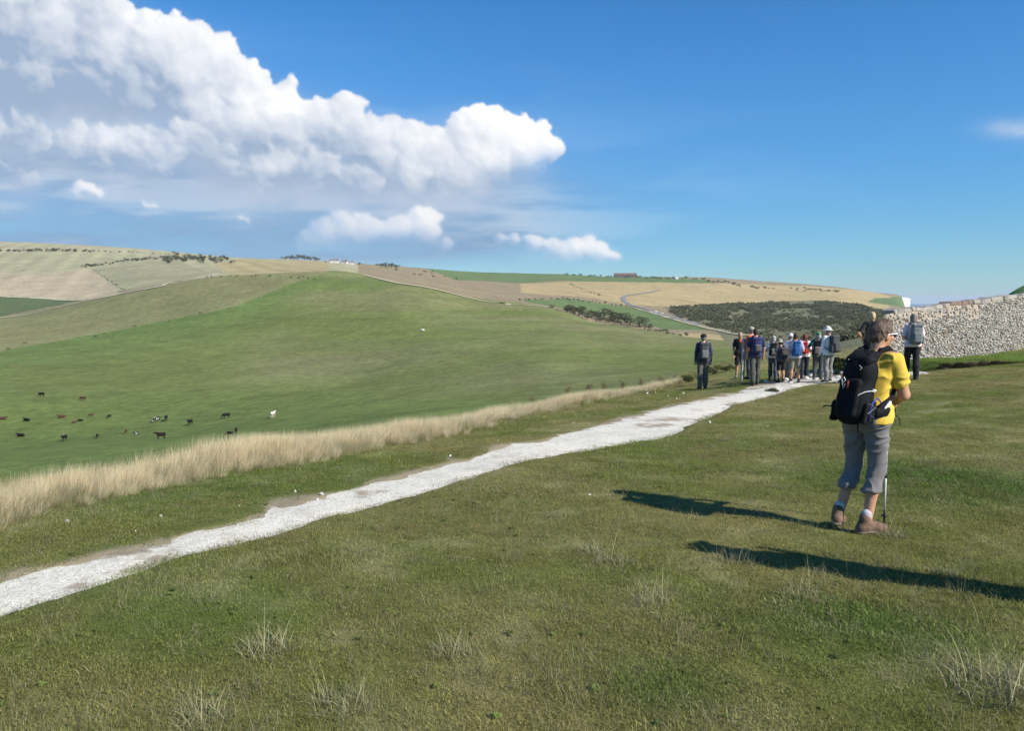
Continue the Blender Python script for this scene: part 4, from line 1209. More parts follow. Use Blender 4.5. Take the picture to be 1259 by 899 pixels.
for k_, (px, py, hp) in enumerate(((467, 328.5, 5), (474, 329, 6), (481, 329, 6), (488, 330, 5))):
    place(TREES, px, py, hp, ORD[k_] + ' dark tree from the left in the clump on the skyline right of the farmhouses', 'tree', 'clump of trees right of the farmhouses', 1200, 1.5)
def along(pts, n, jx=2.0, jy=.8):
    P = resample(np.array(pts, float), n)
    return [(p[0] + rng.normal(0, jx), p[1] + rng.normal(0, jy)) for p in P]
BR = [
    ([(104, 329), (150, 322), (190, 319), (215, 317)], 26, 4.2, 'grey-green bush in the hedge climbing to the wood on the left hillside', 'bushes of the climbing hedge', 1000, 1.0, .6),
    ([(205, 320), (235, 319), (278, 322)], 30, 6.0, 'bush of the small dark wood high on the left hillside', 'bushes of the wood on the left hillside', 1000, 4, 1.8),
    ([(-20, 309), (50, 309), (112, 309)], 26, 4.2, 'bush in the dark hedge just under the left end of the skyline', 'hedge under the left skyline', 1300, 2, .4),
    ([(115, 309), (160, 311), (215, 314)], 18, 2.0, 'low bush in the thin hedge along the left skyline', 'thin skyline hedge', 1300, 2, .3),
    ([(113, 331), (130, 343), (152, 357)], 16, 1.8, 'small bush on the straight boundary running downhill at left', 'straight boundary at left', 700, .6, .4),
    ([(401, 322), (440, 325)], 7, 2.8, 'low bush beside the far farmhouses', 'bushes at the farm', 1200, 2, .4),
    ([(492, 333), (530, 337), (560, 342)], 10, 2.6, 'scattered bush on the brown slope below the far skyline', 'scattered bushes on the brown slope', 1000, 8, 2.0),
    ([(700, 349), (720, 357), (738, 364)], 12, 1.8, 'small bush on the boundary crossing the golden hill', 'boundary on the golden hill', 900, .6, .4),
    ([(640, 369), (690, 368), (740, 373), (768, 377)], 24, 2.6, 'bush in the hedge above the far valley field', 'hedge above the far field', 700, 2, .5),
    ([(700, 338.5), (760, 341), (800, 342), (868, 344)], 30, 3.0, 'tree-like bush in the dark row in front of the long brown building', 'row in front of the long building', 1600, 2, .5),
    ([(872, 345), (895, 349), (920, 354), (948, 355.5)], 20, 2.8, 'bush on the shoulder of the far golden hill', 'bushes on the far shoulder', 1300, 3, .7),
    ([(975, 355.5), (1000, 357), (1030, 359.5)], 18, 2.6, 'bush in the hedge near the right end of the far hill', 'hedge at the right end of the far hill', 1300, 2, .8),
    ([(-20, 436), (60, 424), (140, 409), (285, 381)], 9, 2.6, 'dark gorse bush on the lower border of the brown slope at left', 'bushes on the border of the brown slope', 300, 14, 1.5),
    ([(255, 341), (320, 339.5), (388, 343)], 16, 2.2, 'small dark bush along the upper border of the brown slope', 'bushes along the top of the brown slope', 500, 5, .6),
    ([(800, 406), (822, 409), (845, 413)], 10, 4, 'low bush in the fringe at the right end of the tree belt', 'fringe of the tree belt', 380, 3, .8),
]
for pts, n, hp, lab, grp, ym, jx, jy in BR:
    for px, py in along(pts, n, jx, jy): place(BUSHES, px, py, hp * rng.uniform(.7, 1.25), lab, 'bush', grp, ym, 1.3)
# scrub across the far slope: nobody could count it
sq = []
while len(sq) < 5200:
    px, py = rng.uniform(815, 1085), rng.uniform(372, 428)
    poly = [(815, 380), (860, 376), (930, 371), (990, 369), (1050, 374), (1085, 384), (1085, 430), (1000, 430), (930, 418), (880, 404), (840, 393)]
    if not inpoly(np.array([px]), np.array([py]), poly)[0]: continue
    n_ = fbm(np.array([px / 26]), np.array([py / 6]), octs=3, seed=81)[0]
    if rng.uniform() < np.clip((n_ - .40) * 4.5, .05, 1) * (1 if py < 404 else .35): sq.append((px, py))
sp_ = np.array([at(p, q, None, 150, 4400, False) for p, q in sq[:5200]])
sp_ = sp_[sp_[:, 1] < 1700]
sbm = []
M_SC = attr_mat('scrub_leaves', 'tint', instancer=True, trans=.15)
for i in range(4):
    V, Fc, C = leaf_cloud(90, blobs_for(340 + i, 5, .9, .7, .2), .13, 345 + i); sbm.append(proto('scrub_bush', V, Fc, C, M_SC))
nS_ = len(sp_)
scrub = scatter('scrub', sp_ - np.array((0, 0, .1)), np.stack([np.zeros(nS_), np.zeros(nS_), rng.uniform(0, 6.28, nS_)], 1), np.clip(sp_[:, 1] / 900, .45, 1.2) * rng.uniform(2.2, 5.0, nS_),
                np.array((.150, .150, .085)) * rng.uniform(.6, 1.4, (nS_, 1)), sbm)
# near bushes on the slope edge and behind the walkers
NB = [make_bush('bramble_bush', 360 + i, M_F['scrub'], 1500, .035, 1.0, .8) for i in range(3)]
def near_bush(i, px, py, hpx, wide, label, cat='bush', group=None, pool=None, dz=0):
    pool = pool or NB; pr = pool[i % len(pool)]; p = gpt(px, py); s = hpx / F * p[1]
    if pr.name in _used: o = dup(pr, p, rng.uniform(0, 6.28), (s * wide, s * wide, s))
    else: _used.add(pr.name); o = pr; o.location = p; o.scale = (s * wide, s * wide, s)
    o.location.z += dz
    if 'group' in o.keys(): del o['group']
    return tag(o, label, cat, group)
near_bush(0, 1042, 457, 27, 1.5, 'dark bramble bush behind the man in the white sun hat')
near_bush(1, 1064, 455, 30, 1.4, 'dark bramble bush left of the blonde woman')
near_bush(2, 1090, 452, 18, 1.4, 'dark bramble bush at the foot of the left end of the wall')
near_bush(0, 878, 460, 14, 1.5, 'low green shrub on the slope edge right of the man in the black cap')
near_bush(1, 894, 457, 12, 1.4, 'low green shrub just left of the bald man')
near_bush(2, 848, 470, 11, 1.7, 'low shrub on the slope edge left of the man in the black cap')
near_bush(1, 950, 483, 9, 2.2, 'tuft of dark heathy growth on the near edge of the path by the group')
WEEDS = [make_bush('weed', 380 + i, M_F['brown'], 420, .030, .7, 1.0) for i in range(2)]
for k, (px, py, hp) in enumerate(((700, 487, 17), (725, 484, 15), (742, 482, 16), (765, 479, 14), (788, 476, 13), (812, 473, 13), (830, 470, 11), (520, 533, 20), (548, 526, 14), (655, 497, 13))):
    near_bush(k, px, py, hp, .9, 'brown seeding weed standing in the band of tall dry grass' if px < 690 else 'brown seeding weed on the slope edge where the tall grass thins out', 'weed', 'weeds in the tall dry grass' if px < 690 else 'weeds along the slope edge', WEEDS)

# ------------------------------------------------------------------ far farm buildings, mast and cars
M_WHITE = mat('white_render', (.60, .58, .54), .8, .08, .5); M_ROOF = mat('slate_roof', (.19, .16, .15), .85, .25, 1.0); M_BRICK = mat('brown_cladding', (.15, .11, .095), .85, .2, .5); M_GLASS = mat('dark_glass', (.03, .035, .045), .2, .1, 1, spec=.5)
def house(px, py, w_, d_, h_, rz, label, wm, rm, ymin=1200, nwin=3, chim=True):
    p = at(px, py, None, ymin)
    root = empty('farmhouse', p, rz, label, 'house')
    MB().box((0, 0, h_ / 2 - 1), (w_ / 2, d_ / 2, h_ / 2 + 1)).obj('wall', wm, root)
    rh = d_ * .38; e = .4
    V = [(-w_ / 2 - e, -d_ / 2 - e, h_ - .2), (w_ / 2 + e, -d_ / 2 - e, h_ - .2), (w_ / 2 + e, d_ / 2 + e, h_ - .2), (-w_ / 2 - e, d_ / 2 + e, h_ - .2), (-w_ / 2 - e, 0, h_ + rh), (w_ / 2 + e, 0, h_ + rh)]
    rf = MB().add(V, [(0, 1, 5, 4), (2, 3, 4, 5), (0, 4, 3), (1, 2, 5), (0, 3, 2, 1)]).obj('roof', rm, root)
    if chim: MB().box((w_ * .3, 0, h_ + rh + .4), (.5, .4, 1.0)).obj('chimney', M_BRICK, rf)
    for k in range(nwin):
        x = (k - (nwin - 1) / 2) * w_ / nwin
        MB().box((x, -d_ / 2 - .03, h_ * .6), (min(.7, w_ * .1), .06, .7)).obj('window', M_GLASS, root)
    MB().box((w_ * .08, -d_ / 2 - .03, 1.0), (.5, .05, 1.0)).obj('door', M_ROOF, root)
    return root
house(411, 323.3, 17, 8, 4.5, .1, 'dark-roofed white farmhouse on the skyline, leftmost of the three', M_WHITE, M_ROOF)
house(424, 324.3, 11, 7, 4.5, -.2, 'white farmhouse on the skyline, middle one of the three', M_WHITE, M_ROOF)
house(432, 325, 9, 7, 4, .3, 'small white farmhouse on the skyline, rightmost of the three', M_WHITE, M_ROOF)
house(769, 341.0, 58, 14, 6.0, 0, 'long reddish brown building on the far skyline', M_BRICK, M_BRICK, 1900, 9, False)
house(832, 343.6, 8, 6, 3, .2, 'white house on the far skyline right of the long brown building', M_WHITE, M_WHITE, 1800)
p = at(754.5, 341, None, 1900)
mast = empty('mast', p, 0, 'thin dark mast beside the long brown building', 'mast')
MB().tube([(0, 0, -1), (0, 0, 11), (0, 0, 20)], [.45, .32, .12], 6).obj('pole', M_ROOF, mast)
b = MB()
for z in (14, 17, 19): b.tube([(-1, 0, z), (1, 0, z)], .12, 5)
b.obj('aerial', M_ROOF, mast)
def car(px, py, rz, label, body_m, ymin=600):
    p = at(px, py, None, ymin); p[2] += .5
    root = empty('parked_car', p, rz, label, 'car')
    V, n = [], 0
    pr_ = [(-2.1, .35), (-2.1, .85), (-1.5, .95), (-.9, 1.42), (.55, 1.45), (1.1, .98), (2.0, .85), (2.15, .4)]
    V = [(x, y, z) for y in (-.85, .85) for x, z in pr_]; k = len(pr_)
    MB().add(V, [tuple(range(k)), tuple(range(2 * k - 1, k - 1, -1))] + [(i, (i + 1) % k, k + (i + 1) % k, k + i) for i in range(k)]).obj('body', body_m, root)
    MB().box((-.2, 0, 1.17), (.78, .87, .17)).obj('window', M_GLASS, root)
    for x in (-1.35, 1.35):
        for y in (-.8, .8): MB().tube([(x, y - .11, .33), (x, y + .11, .33)], .33, 10).obj('wheel', M_GLASS, root)
    return root
M_CARW = mat('white_car_paint', (.8, .8, .8), .3, .03, 1, spec=.5); M_CARS = mat('silver_car_paint', (.6, .62, .65), .3, .03, 1, spec=.5)
car(806.5, 384.5, .35, 'white car on the valley road, the farther of two', M_CARW)
car(813.5, 387, .35, 'pale car on the valley road, the nearer of two', M_CARS)
# white chalk cliff where the downs end at the sea
rc = np.random.default_rng(77); V, Fc = [], []
cl_px = np.linspace(1107.5, 1117.5, 12)
for i, pxc in enumerate(cl_px):
    u_ = i / 11; Yc = 2330 + 25 * u_ + rc.normal(0, .35); top = 366.0 + 3.5 * max(0, u_ - .4) ** 1.4 + rc.normal(0, .12)
    for py_, off in ((top, 0), (top + 4, -5), (388, -14)):
        g_ = grade(py_); V.append(((pxc - CX) / F * (Yc + off), Yc + off, max(g_ * (Yc + off), SEA_Z - 1)))
    for py_ in (top, 388):
        g_ = grade(py_); V.append(((pxc - CX) / F * (Yc + 60), Yc + 60, max(g_ * (Yc + 60), SEA_Z - 1)))
for i in range(11):
    a, b = i * 5, (i + 1) * 5
    Fc += [(a, a + 1, b + 1, b), (a + 1, a + 2, b + 2, b + 1), (a + 3, a, b, b + 3), (a + 4, a + 3, b + 3, b + 4)]
Fc += [(0, 3, 4, 2, 1), (55, 56, 57, 59, 58)]
tag(MB().add(V, Fc).obj('cliff', mat('chalk_cliff', (.74, .73, .69), .95, .12, .05)), kind='structure')
# ------------------------------------------------------------------ cattle
def cow_mesh(name, m, mode):
    s = SDF()
    if mode == 'lying':
        s.ell((0, 0, .42), (.85, .36, .38), .1).ell((-.55, .05, .42), (.4, .36, .36), .1).ell((.5, 0, .45), (.38, .33, .36), .1)
        s.cap((.75, 0, .6), (1.05, .0, .82), .16, .12, .08).cap((1.0, 0, .84), (1.3, -.02, .72), .12, .085, .05)
        for y in (-.3, .3): s.cap((.55, y, .12), (.95, y * .9, .08), .08, .05, .05).cap((-.6, y, .14), (-.25, y * 1.5, .08), .12, .06, .05)
        for y in (-.1, .1): s.cap((1.02, y, .93), (.98, y * 2.2, .95), .03, .02, .02)
    else:
        s.ell((0, 0, .95), (.78, .30, .36), .1).ell((.5, 0, .98), (.36, .27, .38), .1).ell((-.55, 0, 1.02), (.36, .29, .32), .1)
        if mode == 'grazing':
            s.cap((.75, 0, 1.05), (1.12, 0, .72), .20, .13, .1).cap((1.12, 0, .68), (1.3, 0, .30), .13, .085, .05)
            for y in (-.1, .1): s.cap((1.1, y, .76), (1.06, y * 2.3, .80), .03, .02, .02)
        else:
            s.cap((.75, 0, 1.1), (1.1, 0, 1.28), .20, .14, .1).cap((1.08, 0, 1.32), (1.45, 0, 1.16), .13, .085, .05)
            for y in (-.1, .1): s.cap((1.08, y, 1.42), (1.04, y * 2.3, 1.42), .03, .02, .02)
        for y in (-.17, .17):
            s.cap((.55, y, .8), (.55, y, .42), .10, .065, .06).cap((.55, y, .42), (.57, y, .03), .058, .055, .03)
            s.cap((-.6, y, .85), (-.52, y, .55), .14, .085, .06).cap((-.52, y, .55), (-.66, y, .38), .075, .06, .03).cap((-.66, y, .38), (-.6, y, .03), .055, .055, .03)
        s.cap((-.88, 0, 1.15), (-.96, 0, .6), .03, .025, .03)
        s.ell((-.3, 0, .66), (.16, .12, .1), .06)
    return s.mesh(name, .055, m)
def cow_mat(name, c1, c2, belt=False):
    m = bpy.data.materials.new(name); m.use_nodes = True
    t = NT(m.node_tree); b = t.n['Principled BSDF']; b.inputs['Roughness'].default_value = .8; b.inputs['Specular IOR Level'].default_value = .15
    tcn = t.new('ShaderNodeTexCoord')
    f = t.mrange(t.noise(tcn.outputs['Object'], 1.1 if belt else 2.5, 2, .5), .5, .54 if belt else .75)
    t.put(b.inputs['Base Color'], t.mix(f, c1, c2)); return m
CM = dict(black=cow_mat('black_hide', (.012, .011, .011), (.022, .019, .018)), brown=cow_mat('brown_hide', (.085, .042, .026), (.12, .062, .036)), dark=cow_mat('dark_brown_hide', (.028, .016, .012), (.045, .025, .017)),
          pied=cow_mat('pied_hide', (.02, .02, .02), (.75, .72, .68), True), white=cow_mat('white_hide', (.55, .50, .42), (.75, .72, .66)))
CME = {}
COWS = [   # crop pixel, coat, pose, heading, label
    (180, 230, 'black', 'grazing', 170, 'black cow grazing alone, highest up the slope at left'),
    (358, 248, 'brown', 'grazing', 185, 'large reddish brown cow grazing highest up, right of a black one'),
    (12, 329, 'brown', 'lying', 10, 'brown cow lying at the left edge of the picture'),
    (115, 335, 'black', 'lying', 170, 'black cow lying nearest the brown one at the left edge'),
    (267, 321, 'brown', 'lying', 190, 'brown cow lying between two black ones in the upper row'),
    (320, 343, 'brown', 'lying', 30, 'small brown calf lying just left of a lying black cow'),
    (347, 336, 'black', 'lying', 180, 'black cow lying with a brown calf on either side'),
    (391, 318, 'brown', 'standing', 20, 'brown and white calf standing left of a black cow seen end on'),
    (470, 322, 'black', 'grazing', 250, 'black cow seen end on, right of a standing brown calf'),
    (676, 338, 'pied', 'grazing', 240, 'black and white cow standing left of a black one in mid herd'),
    (714, 333, 'black', 'grazing', 290, 'black cow close right of the black and white one'),
    (818, 352, 'black', 'standing', 260, 'black cow standing end on, alone right of the pied pair'),
    (974, 324, 'black', 'grazing', 225, 'black cow grazing left of the lone white one'),
    (1173, 320, 'white', 'standing', 80, 'lone white cow at the right end of the herd'),
    (90, 402, 'black', 'lying', 180, 'black cow lying in the lowest row at far left'),
    (278, 420, 'black', 'standing', 262, 'black cow seen end on in the lowest row, right of a lying one'),
    (418, 407, 'black', 'grazing', 280, 'small black cow in the lowest row, left of a tiny brown calf'),
    (542, 389, 'brown', 'standing', 275, 'tiny brown calf left of a grey and white one'),
    (587, 399, 'pied', 'standing', 250, 'grey and white calf facing the camera in the lowest row'),
    (693, 413, 'dark', 'standing', 178, 'big dark brown cow side on, just above the tall dry grass'),
    (990, 402, 'black', 'grazing', 185, 'black cow half behind the tall grass, below a calf'),
    (1016, 386, 'dark', 'grazing', 290, 'dark brown calf above the black cow behind the tall grass'),
]
for cx_, cy_, coat, pose, hd, lab in COWS:
    px, py = cx_ / 3.497, 420 + cy_ / 3.5 + 2.2
    p = at(px, py, None, 110)
    key = (coat, pose)
    if key not in CME: CME[key] = cow_mesh('body', CM[coat], pose)
    sc_ = .68 if 'calf' in lab else 1.0
    root = empty('cow', p, R(hd + rng.uniform(-8, 8)), lab, 'cow', 'cattle on the green hillside', sc_)
    link('body', CME[key], root)
# ------------------------------------------------------------------ people
SKINM = mat('skin', (.56, .33, .225), .55, .10, 12, .12, spec=.35, bscale=120)
SKINT = mat('tanned_skin', (.48, .255, .15), .55, .10, 12, .12, spec=.35, bscale=120)
CL = {}
def cloth(name, col, var=.18, rough=.9, bump=.25, bs=260):
    if name not in CL: CL[name] = mat(name + '_cloth', col, rough, var, 9, bump, spec=.15, bscale=bs, sheen=.15)
    return CL[name]
def rz2(p, a): return np.array((p[0] * math.cos(a) - p[1] * math.sin(a), p[0] * math.sin(a) + p[1] * math.cos(a), p[2]))
ARMS = dict(down=((.05, -.03, -.28), (.055, .05, -.53)), hips=((.19, -.07, -.25), (.05, .07, -.40)), strap=((.09, -.01, -.27), (-.03, .17, -.13)), front=((.07, -.02, -.28), (-.06, .19, -.36)),
            up=((.13, .09, -.20), (-.05, .17, .03)), swing=((.06, -.10, -.27), (.07, -.09, -.51)), fore=((.05, .03, -.28), (.04, .16, -.50)))
def wrinkle(amp, fx, fz, seed, z0=None, z1=None):
    """creases: sharp slanting ridges over a soft drape"""
    def f(V, Fq):
        N = vert_normals(V, Fq)
        x, y, z = V[:, 0] + .35 * V[:, 1], V[:, 1], V[:, 2]
        wv = (fbm(x * 4 + 7, y * 4, z * 3, octs=2, seed=seed + 2) - .5) * .25
        u, v_ = (x + .55 * z + wv), (z - .45 * x + wv)
        n = fbm(u * fx * .55 + 3, y * fx * .5, v_ * fz * 1.25, octs=2, seed=seed, gain=.4); m = fbm(x * 5, y * 5, z * 4, octs=2, seed=seed + 9)
        r_ = (1 - np.abs(2 * n - 1)) ** 5
        return V + N * (amp * (1.5 * r_ * sstep(.35, .62, m) - .35 + .7 * (m - .5)))[:, None]
    return f
class Person:
    def __init__(s, c):
        s.c = c; w_ = c.get('w', 1.0)
        s.sh = {1: np.array((.17 * w_, -.01, 1.395)), -1: np.array((-.17 * w_, -.01, 1.395))}
        s.hip = {1: np.array((.09, 0, .90)), -1: np.array((-.09, 0, .90))}
        st = c.get('feet', {1: (.11, .02, -8), -1: (-.11, -.02, 8)})
        s.foot = {k: (np.array((v[0], v[1], 0)), R(v[2])) for k, v in st.items()}
        s.ank, s.knee = {}, {}
        for k in (1, -1):
            f, a = s.foot[k]; s.ank[k] = np.array((f[0], f[1], .10 + c.get('lift', {}).get(k, 0)))
            kb = c.get('knee', {}).get(k, .03)
            s.knee[k] = s.hip[k] * .47 + s.ank[k] * .53 + np.array((0, kb, .015))
        s.el, s.wr = {}, {}
        for k in (1, -1):
            a = c.get('arms', ('down', 'down'))[0 if k > 0 else 1]
            e, w2 = ARMS[a] if isinstance(a, str) else a
            s.el[k] = s.sh[k] + np.array((e[0] * k, e[1], e[2])); s.wr[k] = s.sh[k] + np.array((w2[0] * k, w2[1], w2[2]))
        s.hc = np.array((0, .035, 1.585)); s.yaw = R(c.get('yaw', 0)); s.pitch = c.get('nod', 0.0)
        s.ln = c.get('lean', ((0, 0), (0, 0), (0, 0)))      # forward/right shift at hips, shoulders, head
    def bend(s, V):
        z = V[:, 2]; zs = (0, .90, 1.40, 1.62)
        V = V.copy()
        V[:, 1] += np.interp(z, zs, (0, s.ln[0][0], s.ln[1][0], s.ln[2][0])); V[:, 0] += np.interp(z, zs, (0, s.ln[0][1], s.ln[1][1], s.ln[2][1]))
        return V
    def hp(s, x, y, z): return s.hc + rz2((x, y, z), s.yaw)
    def torso(s, S, o, k=.05):
        c = s.c; f = c.get('fat', 1.0)
        S.cap((-.075, 0, .95), (.075, 0, .95), .108 * f + o, k=k, S=(1, 1.1, 1))
        for x in (-.07, .07): S.ell((x, -.055, .92), (.085 * f + o, .075 + o, .095 + o), k)
        S.cap((0, 0, 1.0), (0, -.005, 1.27), .132 * f + o, .150 * f + o, k=k, S=(1, 1.3, 1))
        S.cap(s.sh[-1] * np.array((.78, 1, 1)), s.sh[1] * np.array((.78, 1, 1)), .066 + o, k=k)
        if c.get('fem'):
            for x in (-.075, .075): S.ell((x, .095, 1.24), (.07 + o, .055 + o, .07 + o), .05)
        return S
    def arm(s, S, k, o, a=0.0, b=1.0, r=(.052, .043, .041, .029)):
        # a..b: share of the arm covered (0 shoulder, .5 elbow, 1 wrist)
        S.cap(s.sh[k], s.sh[k] + (s.el[k] - s.sh[k]) * min(1, b * 2), r[0] + o * .6, r[0] + (r[1] - r[0]) * min(1, b * 2) + o, k=.018)
        if b > .5: S.cap(s.el[k], s.el[k] + (s.wr[k] - s.el[k]) * (b - .5) * 2, r[2] + o, r[2] + (r[3] - r[2]) * (b - .5) * 2 + o, k=.02)
    def leg(s, S, k, o, ob=None):
        ob = o if ob is None else ob
        h_, n_, a_ = s.hip[k], s.knee[k], s.ank[k]; f = s.c.get('legf', 1.0)
        S.cap(h_, n_, .088 * f + o, .056 * f + (o + ob) / 2, k=.04)
        mid = n_ * .62 + a_ * .38 + np.array((0, -.018, 0))
        S.cap(n_, mid, .054 * f + (o + ob) / 2, .055 * f + ob, k=.03); S.cap(mid, a_, .053 * f + ob, .036 * f + ob, k=.03)
    def hand(s, S, k):
        w2, e = s.wr[k], s.el[k]; d = (w2 - e) / np.linalg.norm(w2 - e)
        side = np.cross(d, (0, 1, 0.2)); side /= np.linalg.norm(side); n = np.cross(side, d); n /= np.linalg.norm(n)
        if n[0] * k > 0 and abs(n[0]) > .5: n = -n
        curl = s.c.get('curl', .35)
        c0 = w2 + d * .045
        S.cap(w2 - d * .01, w2 + d * .075, .024, .030, k=.015, S=(1, 1, 1))
        S.ell(c0 + d * .02, (.036, .030, .040), .012)
        for i, L in enumerate((.062, .074, .068, .052)):
            b0 = w2 + d * .085 + side * (i - 1.5) * .0205
            m = b0 + (d * math.cos(curl) + n * math.sin(curl)) * L * .52
            t_ = m + (d * math.cos(curl * 2.4) + n * math.sin(curl * 2.4)) * L * .5
            S.cap(b0 - d * .015, m, .0098, .0090, k=.004); S.cap(m, t_, .0090, .0072, k=.003)
        b0 = w2 + d * .03 - side * .026; m = b0 + d * .03 - side * .026 + n * .014; t_ = m + d * .028 - side * .006 + n * .01
        S.cap(b0, m, .0125, .0105, k=.008); S.cap(m, t_, .0105, .0085, k=.004)
    def head(s, S):
        P = s.hp; y = (0, 0, s.yaw)
        S.cap((0, -.02, 1.40), s.hc + np.array((0, -.03, -.03)), .056, .052, k=.04)
        S.ell(P(0, -.012, .022), (.075, .094, .097), .03, rot=y); S.ell(P(0, .028, -.045), (.057, .060, .068), .035, rot=y)
        S.cap(P(-.03, .076, .024), P(.03, .076, .024), .011, k=.02); S.cap(P(0, .086, .014), P(0, .112, -.022), .009, .014, k=.012)
        for x in (-1, 1):
            S.ell(P(.074 * x, -.008, -.012), (.013, .022, .033), .008, rot=y); S.ell(P(.012 * x, .098, -.026), (.010, .012, .009), .006)
            S.ell(P(.042 * x, .062, -.02), (.024, .024, .022), .03)
        S.cap(P(-.018, .083, -.054), P(.018, .083, -.054), .009, k=.010); S.cap(P(-.014, .081, -.066), P(.014, .081, -.066), .009, k=.010)
        S.ell(P(0, .074, -.09), (.026, .022, .02), .025)
    def body(s, h):
        S = SDF()
        s.torso(S, 0)
        s.head(S)
        for k in (1, -1):
            s.arm(S, k, 0); s.hand(S, k); s.leg(S, k, 0)
            f, a = s.foot[k]; z = s.ank[k][2] - .10
            S.cap(s.ank[k] + np.array((0, -.01, -.045)), s.ank[k] + rz2((0, .14, -.065), a), .034, .026, k=.03)
        return S
SKEL_CACHE = {}
def build_person(name_label, px, feet, head, rz, c, pos=None, hgt=None):
    P_ = Person(c); fine = c.get('h', .013)
    p = gpt(px, feet) if pos is None else np.array((*pos, float(H(np.array([pos[0]]), np.array([pos[1]]))[0])))
    t = p[1] * cT - p[2] * sT
    sc = (feet - head) / F * t / 1.70 if hgt is None else hgt / 1.70
    root = empty('person', p, R(rz), name_label, 'person', None, sc)
    xf = P_.bend
    link('body', P_.body(fine).mesh('body', min(fine, .010) if c.get('h') is None else fine * .9, c.get('skin', SKINM), xf=xf), root)
    # upper garment
    sl = c.get('sleeve', .38); o = .016
    S = SDF(); P_.torso(S, o)
    S.cap((0, -.012, 1.38), (0, -.02, 1.445), .085, .066, k=.03)
    if c.get('hem', .86) < .9: S.cap((-.08, 0, .88), (.08, 0, .88), .125, k=.05, S=(1, 1.05, 1))
    for k in (1, -1):
        if sl > 0: P_.arm(S, k, .016 if sl < .6 else .013, 0, sl)
    S.plane((0, 0, -1), -c.get('hem', .86)).plane((0, 0, 1), 1.452)
    link(c.get('top_name', 'shirt'), S.mesh('shirt', fine, c['shirt'], wrinkle(c.get('wr', .006), 9, 7, 5), xf), root)
    # trousers or shorts
    S = SDF(); lo = {'long': .055, 'capri': c.get('cut', .36), 'shorts': .50}[c.get('legs', 'long')]
    tb = .018 if c.get('legs') == 'shorts' else .020
    S.cap((-.075, 0, .95), (.075, 0, .95), .113 * c.get('fat', 1.0), k=.05, S=(1, 1.08, 1))
    for x in (-.07, .07): S.ell((x, -.058, .92), (.098, .085, .105), .05)
    for k in (1, -1): P_.leg(S, k, tb - .006, tb + (c.get('cuff', .008) if c.get('legs', 'long') != 'shorts' else .02))
    S.plane((0, 0, -1), -lo).plane((0, 0, 1), 1.035)
    link('shorts' if c.get('legs') == 'shorts' else 'trousers', S.mesh('trousers', fine, c['pants'], wrinkle(c.get('wr', .006) * 1.15, 8, 11, 9), xf), root)
    # boots with soles
    for k in (1, -1):
        f, a = P_.foot[k]; A_ = P_.ank[k]; lift = A_[2] - .10; pit = c.get('heel', {}).get(k, 0)
        T = lambda x, y, z: A_ + rz2((x, y * math.cos(pit) + (z) * math.sin(pit), -y * math.sin(pit) + z * math.cos(pit)), a)
        S = SDF()
        S.cap(T(0, -.040, -.055), T(0, .145, -.062), .040, .034, k=.03)
        S.cap(T(0, -.020, -.04), T(0, -.012, .030 if c.get('boots', True) else -.01), .041, .044, k=.035)
        S.cap(T(0, .0, -.01), T(0, .10, -.045), .034, .034, k=.03)
        S.ell(T(.004, .125, -.062), (.047, .062, .034), .03, rot=(0, 0, a)); S.ell(T(0, -.045, -.06), (.038, .036, .038), .02)
        S.plane((0, 0, -1), -.004)
        sh_ = link('boot' if c.get('boots', True) else 'shoe', S.mesh('boot', fine * .8, c.get('shoe', cloth('dark_leather', (.035, .03, .027), bump=.1))), root)
        S = SDF(); S.cap(T(0, -.045, -.082), T(0, .155, -.082), .0445, .041, k=0, S=(1, 1, 2.2)); S.plane((0, 0, -1), -.0005)
        link('sole', S.mesh('sole', fine * .8, c.get('sole', cloth('rubber', (.03, .03, .03), bump=.1))), sh_)
        if c.get('sock') is not None:
            S = SDF(); S.cap(T(0, -.012, .0), P_.ank[k] + (P_.knee[k] - P_.ank[k]) * .15 + np.array((0, -.004, 0)), .041, .041, k=.02)
            link('sock', S.mesh('sock', fine * .8, c['sock'], wrinkle(.002, 20, 60, 3)), root)
    # hair
    hs_ = c.get('hair'); HP = P_.hp; y = (0, 0, P_.yaw)
    if hs_:
        kind, hm = hs_
        S = SDF(); S.ell(HP(0, -.020, .034), (.086, .100, .097), .02, rot=y)
        if kind in ('short', 'long', 'pony', 'bob'): S.ell(HP(0, -.055, -.035), (.070, .055, .065), .03, rot=y)
        if kind == 'fringe': S.ell(HP(0, -.055, -.035), (.076, .055, .045), .02, rot=y)
        if kind == 'bob': S.ell(HP(0, -.045, -.06), (.085, .075, .07), .03, rot=y)
        if kind == 'pony': S.cap(HP(0, -.10, .05), HP(0, -.135, -.02), .03, .026, k=.02); S.cap(HP(0, -.135, -.02), HP(0, -.115, -.14), .028, .010, k=.02)
        if kind == 'long': S.cap(HP(0, -.07, -.02), HP(0, -.085, -.17), .060, .045, k=.03, S=(1, 1.5, 1))
        S.box(HP(0, .105, -.055), (.10, .075, .095), .02, sub=True, rot=y)
        S.box(HP(0, .03, -.11), (.10, .06, .075), .02, sub=True, rot=y)
        if kind == 'fringe': S.ell(HP(0, -.01, .09), (.075, .085, .055), .01, sub=True, rot=y)
        if c.get('hat'): S.plane((0, 0, 1), P_.hc[2] + .03)
        link('hair', S.mesh('hair', fine * .7, hm, wrinkle(.003, 38, 18, 12), xf), root)
    ht = c.get('hat')
